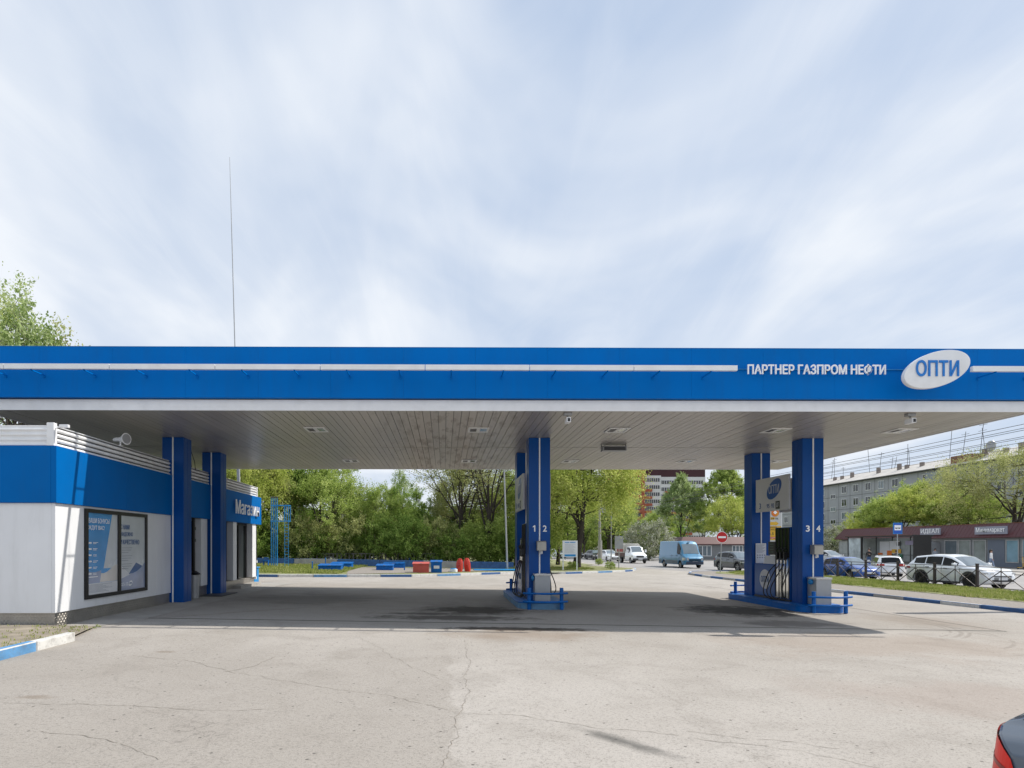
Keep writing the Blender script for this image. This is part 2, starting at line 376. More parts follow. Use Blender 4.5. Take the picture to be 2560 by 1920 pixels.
    inx = M('MULTIPLY', M('GREATER_THAN', X, -7.35), M('LESS_THAN', X, 13.7))
    iny = M('MULTIPLY', M('GREATER_THAN', Y, 14.75), M('LESS_THAN', Y, 27.2))
    joint(M('SUBTRACT', M('ADD', Y, M('MULTIPLY', X, .022)), 15.32), inx, .97, .032)
    joint(M('SUBTRACT', Y, 27.0), M('MULTIPLY', inx, M('LESS_THAN', X, 3.5)), .8, .03)
    joint(M('SUBTRACT', M('ADD', X, M('MULTIPLY', Y, .02)), 13.95), M('MULTIPLY', M('GREATER_THAN', Y, 14.9), M('LESS_THAN', Y, 33)), .9, .02)
    joint(M('SUBTRACT', Y, 21.6), M('MULTIPLY', M('GREATER_THAN', X, -7.35), M('LESS_THAN', X, 2)), .45, .012)
    joint(M('SUBTRACT', M('ADD', Y, M('MULTIPLY', X, .5)), 17.4), M('MULTIPLY', M('GREATER_THAN', X, -7.35), M('LESS_THAN', X, 2)), .35, .012)
    joint(M('SUBTRACT', M('ADD', M('SUBTRACT', Y, M('MULTIPLY', X, 1.0)), 0), 22.6), M('MULTIPLY', M('MULTIPLY', M('GREATER_THAN', Y, 15.25), M('LESS_THAN', Y, 20)), M('LESS_THAN', X, -4)), .5, .02)
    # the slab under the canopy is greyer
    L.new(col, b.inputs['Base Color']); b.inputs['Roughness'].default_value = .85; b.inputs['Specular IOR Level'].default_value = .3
    bp = t.nodes.new('ShaderNodeBump'); bp.inputs['Strength'].default_value = .55; bp.inputs['Distance'].default_value = .006
    L.new(M('ADD', grit, M('MULTIPLY', fine, .8)), bp.inputs['Height']); L.new(bp.outputs[0], b.inputs['Normal'])
    return m
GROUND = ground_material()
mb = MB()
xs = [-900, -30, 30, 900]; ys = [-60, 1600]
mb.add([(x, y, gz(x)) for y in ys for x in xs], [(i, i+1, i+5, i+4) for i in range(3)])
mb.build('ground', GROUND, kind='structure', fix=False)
ROADM = pbr('road_asphalt', (.30, .29, .285), .85, 0, .12, .35, .4, 60)
PAVE = pbr('pavement_concrete', (.36, .345, .32), .85, 0, .14, 1.2, .4, 50, dirt=.3)
DIRT = pbr('trodden_dirt', (.27, .235, .185), .95, 0, .3, 2.2, .7, 40, dirt=.5)
GRAV = pbr('gravel', (.26, .235, .21), .95, 0, .3, 14, .8, 50, dirt=.4)
TURF = pbr('turf_soil', (.20, .21, .09), .95, 0, .4, 3, .6, 30)
def crack(pts, wd, seed):
    rnd = random.Random(seed); P_ = [G(*p) for p in pts]; mb = MB(); cur = []
    for a, b in zip(P_, P_[1:]):
        n = max(2, int((b-a).length/.07))
        for i in range(n): cur.append(a.lerp(b, i/n))
    off = 0; L_ = []
    for i, p in enumerate(cur):
        off = off*.86+rnd.uniform(-.028, .028); d = (cur[min(i+1, len(cur)-1)]-cur[max(i-1, 0)]).normalized(); nn = Vector((-d.y, d.x, 0))
        w_ = wd*max(0, rnd.uniform(.35, 1.2))*(.0 if (rnd.random() < .06) else 1); c = p+nn*off
        a, b = c+nn*w_*.5, c-nn*w_*.5; L_.append(((a.x, a.y, gz(a.x)+.004), (b.x, b.y, gz(b.x)+.004)))
    for p, q in zip(L_, L_[1:]): mb.quad(p[0], p[1], q[1], q[0])
    return mb
CRK = pbr('crack_dirt', (.22, .195, .165), .95, 0, .3, 8)
cm = MB()
for i, (pl, wd) in enumerate((([(330, 1640), (480, 1655), (560, 1680), (700, 1700), (800, 1715), (1000, 1745), (1150, 1782), (1280, 1783), (1480, 1815), (1650, 1835), (1800, 1855), (2000, 1880), (2250, 1925)], .008),
        ([(1165, 1600), (1172, 1660), (1166, 1745), (1142, 1785), (1135, 1830), (1110, 1880), (1085, 1930)], .007), ([(0, 1758), (300, 1765), (520, 1775), (700, 1772)], .008), ([(560, 1680), (620, 1668), (700, 1640)], .010),
        ([(1512, 1445.5), (1600, 1453), (1700, 1463), (1790, 1471)], .05), ([(1720, 1830), (1900, 1850), (2070, 1868), (2200, 1872)], .007), ([(100, 1830), (260, 1850), (420, 1900)], .009), ([(900, 1590), (980, 1640), (1100, 1700)], .007))):
    merge(cm, crack(pl, wd, i))
cm.build('ground', CRK, kind='structure', fix=False)
# street beside the station
sheet('road', [(26.1, -40), (43.5, -40), (43.5, 400), (14, 400), (16.5, 100), (17.2, 62), (20, 50.5), (26.1, 48.4)], .004, ROADM)
sheet('pavement', [(43.7, -40), (60, -40), (60, 88), (43.7, 88)], .05, PAVE)
# concrete apron beside the shop
sheet('pavement', [(-8.45, 12.9), (-7.9, 12.9), (-7.35, 15.4), (-7.3, 27.0), (-7.0, 29.5), (-8.45, 29.5)], .006, PAVE)
sheet('ground', [(-30, 3), (-7.16, 3), (-7.16, 11.9), (-7.6, 13.6), (-30, 13.6)], .05, DIRT)
def kerb(name, pts, w_, h, mats, seg=1.0, dz=0.0, gap=.012):
    """row of kerb stones alternating between two painted colours"""
    mb = MB(); acc = []
    P_ = [Vector((p[0], p[1], 0)) for p in pts]; cum = [0]
    for i in range(1, len(P_)): cum.append(cum[-1]+(P_[i]-P_[i-1]).length)
    def at(s):
        for i in range(1, len(P_)):
            if s <= cum[i] or i == len(P_)-1:
                f = (s-cum[i-1])/(cum[i]-cum[i-1]); return P_[i-1].lerp(P_[i], f)
    n = max(1, round(cum[-1]/seg)); L_ = cum[-1]/n; rnd = random.Random(len(name)+n)
    for k in range(n):
        a, c = at(k*L_+gap), at((k+1)*L_-gap); d = (c-a).normalized(); nn = Vector((-d.y, d.x, 0))*w_
        j = rnd.uniform(-.012, .012)
        vs = []
        for q in (a, c):
            for s in (0, 1):
                p = q+nn*s+nn*j; vs += [(p.x, p.y, gz(p.x)-.05), (p.x, p.y, gz(p.x)+h+dz+j*.6)]
        mb.add(vs, [(0, 1, 3, 2), (4, 6, 7, 5), (0, 4, 5, 1), (2, 3, 7, 6), (1, 5, 7, 3), (0, 2, 6, 4)], k % len(mats))
    return mb.build(name, mats, bevel=.018, kind='structure')
kerb('kerb', [(-7.16, 11.85), (-7.16, 1.8)], .16, .17, [KWHITE, KBLUE], 1.1)
# verge between forecourt and street
k1 = [(18.6, 2), (18.35, 20), (17.6, 29), (17.2, 40.5), (17.6, 44.5), (19.2, 48.2), (22.0, 49.6), (26.0, 49.6)]
kerb('kerb', k1[::-1], .16, .13, [KDBLUE, KWHITE, KDBLUE, CONC], 1.6)
inner = [(p[0]+.14, p[1]) for p in k1[:5]]+[(19.3, 48.0), (22.0, 49.4), (26.0, 49.4)]
sheet('pavement', inner+[(26.1, 49.4), (26.1, 2)], .11, GRAV)
sheet('lawn', [(21.4, 2), (21.2, 20), (20.7, 34), (20.4, 41), (19.6, 44.6), (21, 47.6), (25.9, 48.6), (26.0, 2)], .125, TURF)
def blades(name, fn, n, seed, h=(.05, .16), wd=.012, mat=None, dz=.12, label=None):
    rnd = random.Random(seed); mb = MB(); k = 0
    while k < n:
        p = fn(rnd)
        if p is None: continue
        x, y = p; k += 1; z = gz(x)+dz; hh = rnd.uniform(*h)
        for _ in range(2):
            a = rnd.uniform(0, 6.28); dx, dy = math.cos(a)*wd, math.sin(a)*wd
            lx, ly = rnd.uniform(-.5, .5)*hh, rnd.uniform(-.5, .5)*hh
            x2, y2 = x+rnd.uniform(-.03, .03), y+rnd.uniform(-.03, .03)
            mb.add([(x2-dx, y2-dy, z), (x2+dx, y2+dy, z), (x2+lx+dx*.3, y2+ly+dy*.3, z+hh), (x2+lx-dx*.3, y2+ly-dy*.3, z+hh*.95)], [(0, 1, 2, 3)])
    return mb.build(name, mat, fix=False, label=label, cat='grass', kind='stuff')
def leafmat(name, c1, c2, c3, tr=.35):
    m = bpy.data.materials.new(name); m.use_nodes = True; t = m.node_tree; L = t.links; t.nodes.clear()
    o = t.nodes.new('ShaderNodeOutputMaterial'); ge = t.nodes.new('ShaderNodeNewGeometry'); tcd = t.nodes.new('ShaderNodeTexCoord')
    nz = t.nodes.new('ShaderNodeTexNoise'); nz.inputs['Scale'].default_value = .55; nz.inputs['Detail'].default_value = 3; L.new(tcd.outputs['Object'], nz.inputs['Vector'])
    ad = t.nodes.new('ShaderNodeMath'); ad.operation = 'MULTIPLY_ADD'; L.new(ge.outputs['Random Per Island'], ad.inputs[0]); ad.inputs[1].default_value = .55
    sb = t.nodes.new('ShaderNodeMath'); sb.operation = 'MULTIPLY_ADD'; L.new(nz.outputs[0], sb.inputs[0]); sb.inputs[1].default_value = 1.3; sb.inputs[2].default_value = -.42
    L.new(sb.outputs[0], ad.inputs[2])
    cr = t.nodes.new('ShaderNodeValToRGB'); L.new(ad.outputs[0], cr.inputs[0]); e = cr.color_ramp.elements
    e[0].position = .1; e[0].color = (*c1, 1); e[1].position = .9; e[1].color = (*c3, 1)
    x = cr.color_ramp.elements.new(.5); x.color = (*c2, 1)
    d = t.nodes.new('ShaderNodeBsdfDiffuse'); tr_ = t.nodes.new('ShaderNodeBsdfTranslucent'); ms = t.nodes.new('ShaderNodeMixShader'); ms.inputs[0].default_value = tr
    L.new(cr.outputs[0], d.inputs[0]); L.new(cr.outputs[0], tr_.inputs[0]); L.new(d.outputs[0], ms.inputs[1]); L.new(tr_.outputs[0], ms.inputs[2])
    gl = t.nodes.new('ShaderNodeBsdfGlossy'); gl.inputs['Roughness'].default_value = .35; gl.inputs[0].default_value = (.8, .9, .9, 1)
    m2 = t.nodes.new('ShaderNodeMixShader'); m2.inputs[0].default_value = .05; L.new(ms.outputs[0], m2.inputs[1]); L.new(gl.outputs[0], m2.inputs[2])
    L.new(ms.outputs[0], o.inputs[0]); return m
GRASSM = leafmat('grass_blades', (.18, .24, .05), (.31, .36, .10), (.48, .46, .22), .35)
def vf(r):
    y = 2+r.random()**1.0*46.5; x = r.uniform(20.0, 25.95)
    lim = 21.3-.02*max(0, y-20)+.25*math.sin(y*1.7)+.15*math.sin(y*4.3)
    if x < lim or (y > 44.5 and x < 19.6+(y-44.5)): return None
    if y < 14: return None
    return x, y
blades('grass', vf, 30000, 3, (.05, .15), .018, GRASSM, .115, 'mown grass verge in front of the dark street fence')
# planting strip behind the forecourt with the underground tanks
kb = [(-24, 36.2)]+[tuple(G(*p)[:2]) for p in ((650, 1443), (860, 1443), (1028, 1442.5), (1150, 1439), (1290, 1434), (1340, 1434), (1386, 1436), (1480, 1433), (1560, 1430), (1588, 1427.5))]
kb += [(kb[-1][0]+1.0, kb[-1][1]+3)]
kerb('kerb', kb, .18, .15, [KWHITE, KBLUE, KWHITE, KDBLUE], 1.9)
far = [(x, y+.15) for x, y in kb]
sheet('lawn', far+[(13, 60), (9, 75), (-60, 75), (-60, 37)], .11, TURF)
gl = G(820, 1441); gr_ = G(1290, 1433)
sheet('ground', [(gl.x+1, gl.y+.4), (gr_.x-1, gr_.y+.8), (gr_.x+.2, 47), (gl.x-.4, 46.6)], .13, GRAV)
def rf(r):
    x = r.uniform(-16, 12); y = r.uniform(36.5, 52)
    if gl.x+.5 < x < gr_.x-.2: return None
    if x > 0 and y < 42.5+.55*(x-0): return None
    return x, y
blades('grass', rf, 14000, 5, (.05, .16), .03, GRASSM, .11, 'patchy grass strip behind the painted kerb')
def lf_(r):
    y = r.uniform(9.6, 13.6)
    x = -7.2-abs(r.gauss(0, 1.0)) if r.random() < .7 else r.uniform(-12, -7.2)
    if y > 12 and x > -7.35: return None
    return x, y
blades('weeds', lf_, 480, 8, (.02, .05), .010, GRASSM, .05, 'sparse weeds in the dirt beside the shop corner')
# far greens
sheet('lawn', [(-200, 75), (10, 75), (13, 60), (15.5, 64), (15, 100), (12, 400), (-200, 400)], .03, TURF)
sheet('lawn', [(60, -40), (200, -40), (200, 300), (45.5, 300), (45.5, 93), (60, 93)], .02, TURF)
# low blue and white wall behind the tank lids
kw = [(-30, 51.0), (-9, 50.4), (1.0, 48.5), (5.4, 48.0)]
kerb('low_wall', kw, .35, .62, [KDBLUE, KDBLUE, CONC], 3.6)
for o in [o for o in COL.objects if o.name.startswith('low_wall')]:
    del o['kind']; tag(o, 'low blue and white block wall behind the tank lids', 'wall')
# ------------------------------------------------------------------ canopy
SZ = 5.23; XL, XR, YF, YB = -11.6, 14.95, 15.5, 27.6
def soffit_mat():
    m = pbr('soffit_slats', (.45, .42, .385), .36, .2, .10, .35, island=.07)
    t = m.node_tree; b = t.nodes['Principled BSDF']; L = t.links
    src = b.inputs['Base Color'].links[0].from_socket
    tcd = t.nodes.new('ShaderNodeTexCoord'); mp = t.nodes.new('ShaderNodeMapping'); L.new(tcd.outputs['Object'], mp.inputs[0]); mp.inputs['Scale'].default_value = (4, .8, 1)
    nz = t.nodes.new('ShaderNodeTexNoise'); nz.inputs['Scale'].default_value = 1.1; nz.inputs['Detail'].default_value = 8; nz.inputs['Roughness'].default_value = .68; L.new(mp.outputs[0], nz.inputs['Vector'])
    mr = t.nodes.new('ShaderNodeMapRange'); L.new(nz.outputs[0], mr.inputs[0]); mr.inputs[1].default_value = .5; mr.inputs[2].default_value = .62; mr.inputs[4].default_value = .8
    sp = t.nodes.new('ShaderNodeSeparateXYZ'); L.new(tcd.outputs['Object'], sp.inputs[0])
    r1 = t.nodes.new('ShaderNodeMapRange'); L.new(sp.outputs[0], r1.inputs[0]); r1.inputs[1].default_value = 9.2; r1.inputs[2].default_value = 11
    r2 = t.nodes.new('ShaderNodeMapRange'); L.new(sp.outputs[0], r2.inputs[0]); r2.inputs[1].default_value = 13; r2.inputs[2].default_value = 14.5; r2.inputs[3].default_value = 1; r2.inputs[4].default_value = 0
    a = t.nodes.new('ShaderNodeMath'); a.operation = 'MULTIPLY'; L.new(r1.outputs[0], a.inputs[0]); L.new(r2.outputs[0], a.inputs[1])
    c = t.nodes.new('ShaderNodeMath'); c.operation = 'MULTIPLY'; L.new(a.outputs[0], c.inputs[0]); L.new(mr.outputs[0], c.inputs[1])
    mx = t.nodes.new('ShaderNodeMix'); mx.data_type = 'RGBA'; L.new(c.outputs[0], mx.inputs[0]); L.new(src, mx.inputs[6]); mx.inputs[7].default_value = (.17, .125, .10, 1)
    L.new(mx.outputs[2], b.inputs['Base Color']); return m
SOF = soffit_mat()
can = thing('canopy', (XL, YF, 0), 'long blue filling station canopy with white lower band over the pump islands', 'canopy')
def cp(name, mb, mats, label=None, **k): return part(can, name, mb, mats, label, world=True, **k)
mb = MB(); rnd = random.Random(4); x = XL+.05
while x < XR-.06:
    x2 = min(x+.2, XR-.05)
    for y0, y1 in ((YF+.03, 21.37), (21.42, YB-.03)):
        dz = rnd.uniform(0, .006)
        mb.box(x+.006, x2-.006, y0, y1, SZ+dz, SZ+.03)
    x = x2
cp('soffit', mb, SOF)
cp('deck', MB().box(XL+.03, XR-.03, YF+.03, YB-.03, SZ+.032, 6.55), DGREY)
mb = MB().box(XL, XR, YF-.0, YF+.028, SZ-.01, 5.485)
mb.box(XL, XL+.028, YF+.03, YB-.03, SZ-.01, 5.485); mb.box(XR-.028, XR, YF+.03, YB-.03, SZ-.01, 5.485)
mb.box(XL, XR, YB-.028, YB, SZ-.01, 5.485)
cp('lower_band', mb, WHITEP)
mb = MB(); n = 15; wpan = (XR-XL+.3)/n
for i in range(n):
    a = XL-.15+i*wpan; mb.box(a+.0015, a+wpan-.0015, YF-.15, YF-.002, 5.505, 6.75)
for i in range(7):
    a = YF+i*(YB-YF)/7
    mb.box(XL-.15, XL-.002, a+.003, a+(YB-YF)/7-.003, 5.505, 6.75); mb.box(XR+.002, XR+.15, a+.003, a+(YB-YF)/7-.003, 5.505, 6.75)
mb.box(XL-.15, XR+.15, YB+.002, YB+.15, 5.505, 6.75)
cp('fascia', mb, BLUE)
cp('edge_trim', MB().box(XL-.16, XR+.16, YF-.158, YF-.005, 6.752, 6.762), LBLUE)
def frail(x0, x1, zc):
    cp('light_rail', MB().box(x0+.008, x1-.008, 14.80, 14.89, zc-.06, zc+.065), WHITEP, bevel=.006)
    n_ = 2
    for i in range(n_):
        m_ = MB(); xx = x0+(i+.5)*(x1-x0)/n_
        m_.box(xx-.012, xx+.012, 14.82, 15.348, zc-.085, zc-.062); m_.box(xx-.015, xx+.015, 15.32, 15.348, zc-.13, zc-.086)
        cp('rail_bracket', m_, BLUE)
zr = P(1280, 918.5, 14.8).z; xe = P(1845, 918, 14.8).x; seg = 2.50; x = xe
while x > XL-.1:
    frail(max(x-seg, XL-.1), x, zr); x -= seg
xd = P(2432, 926, 14.8).x; frail(xd, XR+.12, zr)
zk = P(2000, 923, 15.3).z; cp('cable_conduit', MB().box(xe, xd, 15.3, 15.348, zk-.008, zk+.008), LBLUE)
t0 = P(1868, 937, 15.2); t1 = P(2213, 937, 15.2)
cp('lettering', place(text_mb('ПАРТНЕР ГАЗПРОМ НЕФТИ', t1.x-t0.x, .262, .03, .017), (t0.x, 15.2, t0.z)), LETW, 'raised white letters on the blue fascia')
c0 = P(2344, 922.5, 14.7)
dsk = cp('logo_disc', MB().prism([(c0.x+p[0], c0.z+p[1]) for p in ellipse(.825, .412, R(17.4), 64)], 14.7, 14.82, 'y'), WHITEP, 'white tilted oval with blue letters', smooth=50, bevel=.02)
mb = MB().cyl((c0.x, 14.822, c0.z), (c0.x, 15.349, c0.z), .09)
cp('disc_mount', mb, GREYM)
OPTI_BLUE = pbr('opti_letter_blue', (.0, .19, .62), .45, 0, .03, 3)
p0 = P(2290, 941, 14.69)
o = place(text_mb('ОПТИ', 109*14.69/1550, .39, .016, .016), (p0.x, 14.692, p0.z)).build('lettering', OPTI_BLUE, dsk, off=can.location)
# soffit lamps
LAMPD = pbr('lamp_glass', (.35, .37, .38), .12, .4, .1, 8); LAMPF = pbr('lamp_frame', (.9, .9, .88), .4, 0, .05, 4)
def soffit_lamp(x, y, label):
    t = thing('canopy_light', (x, y, SZ), label, 'canopy light', group='recessed lights in the canopy soffit')
    mb = MB(); z0, z1 = -.022, -.001
    mb.box(-.3, .3, -.36, -.26, z0, z1).box(-.3, .3, .26, .36, z0, z1).box(-.3, -.24, -.26, .26, z0, z1).box(.24, .3, -.26, .26, z0, z1).box(-.05, .05, -.26, .26, z0, z1)
    part(t, 'frame', mb, LAMPF)
    for s in (-1, 1): part(t, 'lamp', MB().box(s*.145-.09, s*.145+.09, -.25, .25, -.012, -.002), DGREY if s < 0 else LAMPD)
    return t
LX = (-3.72, 1.0, 5.06, 9.72, 13.4)
LN = ('nearest the shop', 'second from the shop', 'middle of five', 'second from the street', 'nearest the street')
for r_, (yy, nm) in enumerate(((18.1, 'front'), (24.85, 'rear'))):
    for xx, ln in zip(LX, LN): soffit_lamp(xx, yy, 'recessed twin lamp, %s soffit row, %s' % (nm, ln))
q = P(1534, 1122, 20.9)
t = thing('infrared_heater', (q.x, 20.9, q.z), 'long grey box fixture hanging under the canopy between the islands', 'heater')
part(t, 'housing', MB().box(-.40, .40, -.16, .16, -.09, .07), GREYM, bevel=.02)
part(t, 'grille', MB().box(-.36, .36, -.18, -.162, -.07, .04), DGREY)
for s in (-1, 1): part(t, 'bracket', MB().box(s*.40, s*.425, -.05, .05, -.02, SZ-q.z), GREYM)
for px, lab in ((1418, 'small white security camera under the canopy edge above the pump 1 2 column'), (2270, 'small white security camera under the canopy edge below the oval sign')):
    q = P(px, 1045, 15.85); t = thing('security_camera', (q.x, 15.85, SZ), lab, 'camera', group='security cameras under the canopy')
    part(t, 'mount', MB().box(-.1, .1, -.14, .0, -.07, -.001).cyl((0, -.06, -.07), (0, -.09, -.13), .02), GREYM, bevel=.004)
    c_ = part(t, 'housing', MB().box(-.055, .055, -.22, .06, -.26, -.13), WHITEP, bevel=.015)
    MB().box(-.03, .03, -.232, -.222, -.24, -.16).build('lens', BLACK, c_)
# ------------------------------------------------------------------ columns
CY = 19.45
def column(cx_, cy, zb, label, nums=None, group='blue clad canopy columns'):
    t = thing('canopy_column', (cx_, cy+.3, zb), label, 'column', group=group); hw = .335; H = SZ-zb-.002
    mb = MB()
    for s in (-1, 1): mb.box(s*.022, s*hw, -.3, -.26, 0, H)
    for s in (-1, 1): mb.box(s*(hw-.04), s*hw, -.258, -.003, 0, H).box(s*(hw-.04), s*hw, .003, .3, 0, H)
    mb.box(-hw+.042, hw-.042, .26, .3, 0, H)
    part(t, 'cladding', mb, BLUEC, bevel=.008)
    part(t, 'core', MB().box(-hw+.05, hw-.05, -.255, .25, 0, H), DGREY)
    part(t, 'light_strip', MB().box(-.02, .02, -.315, -.258, 0, H), WHITEP)
    if nums:
        for k, s in enumerate(nums):
            w_ = .075 if s == '1' else .125
            c_ = -.17 if k == 0 else .165
            if s == '1':
                part(t, 'number', MB().prism([(c_+.0, 2.3-zb-.02), (c_+.036, 2.3-zb-.02), (c_+.036, 2.5-zb-.02), (c_+.004, 2.5-zb-.02), (c_-.042, 2.465-zb-.02), (c_-.042, 2.43-zb-.02), (c_, 2.455-zb-.02)], -.308, -.3015, 'y'), LETW); continue
            part(t, 'number', place(text_mb(s, w_, .20, .006, .0 if s == '1' else .02), (c_-w_/2, -.3045, 2.3-zb-.02)), LETW)
    return t
column(-8.47, CY, gz(-8.4), 'blue column against the shop wall, front one beside the poster window')
column(-8.47, 22.65, gz(-8.4), 'blue column against the shop wall, rear one before the shop lettering')
# ------------------------------------------------------------------ pump islands
IH = .21
def rrect(hw, y0, y1, r, n=8):
    pts = []
    for cx_, cy_, a in ((hw-r, y0+r, -90), (hw-r, y1-r, 0), (-hw+r, y1-r, 90), (-hw+r, y0+r, 180)):
        for i in range(n+1):
            t = R(a+90*i/n); pts.append((cx_+r*math.cos(t), cy_+r*math.sin(t)))
    return pts
ISW = pbr('island_side_paint', (.10, .24, .40), .5, 0, .25, 2, .2, 40, dirt=.45)
def hose(mb, a, low, c, r=.014, mi=0):
    pts = []
    a, low, c = Vector(a), Vector(low), Vector(c)
    for i in range(15):
        t = i/14; pts.append((1-t)**2*a+2*t*(1-t)*low+t*t*c)
    mb.tube(pts, r, 7, mi)
def pump(cx_, zb, label):
    """dispenser standing between the two columns; local y=0 at the front end of the hose tower"""
    t = thing('fuel_pump', (cx_, 20.12, zb), label, 'fuel pump', group='fuel pumps between the columns')
    part(t, 'base', MB().box(-.33, .33, .05, 2.38, 0, .07), DGREY)
    part(t, 'hose_tower', MB().box(-.34, .34, .02, .92, .07, 2.45), BLUEC, bevel=.01)
    for s in (-1, 1):
        f = part(t, 'face_panel', MB().box(s*.342, s*.352, .04, .90, 1.45, 2.43), GLASSD)
        f2 = part(t, 'lower_panel', MB().box(s*.342, s*.352, .04, .90, .10, 1.42), MIRST)
        mb = MB()
        for i in range(5): mb.box(s*.353, s*.368, .06+i*.20, .075+i*.20, .12, 2.42)
        part(t, 'trim_bars', mb, BLACK)
        for i in range(3):
            y = .18+i*.22
            nz = MB().box(s*.353, s*.47, y-.035, y+.035, 1.40, 1.62).cyl((s*.45, y, 1.58), (s*.44, y, 1.34), .03, .022)
            nz.tube([(s*.46, y, 1.62), (s*.50, y, 1.70), (s*.40, y, 1.78)], .018)
            n_ = part(t, 'nozzle', nz, BLACK, bevel=.004)
            MB().cyl((s*.44, y, 1.36), (s*.44, y, 1.24), .026, .022).build('nozzle_collar', CHROME, n_)
            ex = .2 if s > 0 and i == 0 else 0
            h = MB(); a_ = Vector((s*.44, y, 1.26)); pts = [a_, Vector((s*(.50+.03*i), y+.22+.04*i, .95)), Vector((s*(.55+.05*i)+ex, y+.62-.08*i, .45)), Vector((s*(.56+.05*i)+ex, y+.60-.08*i, .18)), Vector((s*(.52+.03*i), y+.35-.05*i, .05)), Vector((s*.47, y+.02, .04)), Vector((s*.38, y-.05, .12))]
            cr = []
            for j in range(len(pts)-1):
                p_ = [pts[max(j-1, 0)], pts[j], pts[j+1], pts[min(j+2, len(pts)-1)]]
                for k_ in range(5):
                    u_ = k_/5; cr.append(.5*((2*p_[1])+(p_[2]-p_[0])*u_+(2*p_[0]-5*p_[1]+4*p_[2]-p_[3])*u_*u_+(3*p_[1]-p_[0]-3*p_[2]+p_[3])*u_**3))
            cr.append(pts[-1]); h.tube(cr, .017, 7)
            part(t, 'hose', h, RUBBER, smooth=60)
    part(t, 'cabinet', MB().box(-.32, .32, .94, 2.36, .07, 1.2), BLUEC, bevel=.012)
    for s in (-1, 1):
        pn = part(t, 'cabinet_panel', MB().box(s*.322, s*.332, .98, 2.34, .10, 1.17), PANELG)
        el = MB().prism([(1.62+p[0], .66+p[1]) for p in ellipse(.36, .34, 0, 40)], s*.3325, s*.338, 'x')
        el.build('logo_disc', GREYW, pn)
        rt = (0, -1, 0) if s < 0 else (0, 1, 0)
        place(text_mb('ОПТИ', .52, .22, .005, .005), (s*.3405, 1.88 if s < 0 else 1.36, .55), rt).build('lettering', DINK, pn)
    part(t, 'hood', MB().prism([(-.25, 0), (.25, 0), (.18, .28), (-.18, .28)], 1.05, 1.9, 'y'), PAPER).location = (0, 0, 1.203)
    for s in (-1, 1):
        d = part(t, 'display', MB().box(s*.25, s*.345, .94, 1.38, 1.52, 1.98), BLACK, bevel=.01)
        mb = MB()
        for i in range(4): mb.box(s*.3455, s*.348, 1.03, 1.27, 1.60+i*.09, 1.64+i*.09)
        mb.build('readout', pbr('lcd_grey', (.05, .09, .075), .3), d)
    part(t, 'display_post', MB().box(-.24, .24, .94, 1.05, 1.2, 1.9), DGREY)
    return t
PANELG = pbr('pump_panel_gloss', (.02, .11, .34), .3, .0, .05, 2, coat=.15, spec=.3); GREYW = pbr('logo_grey', (.55, .57, .60), .35)
SIGNG = pbr('sign_grey', (.56, .56, .55), .45, 0, .04, 2)
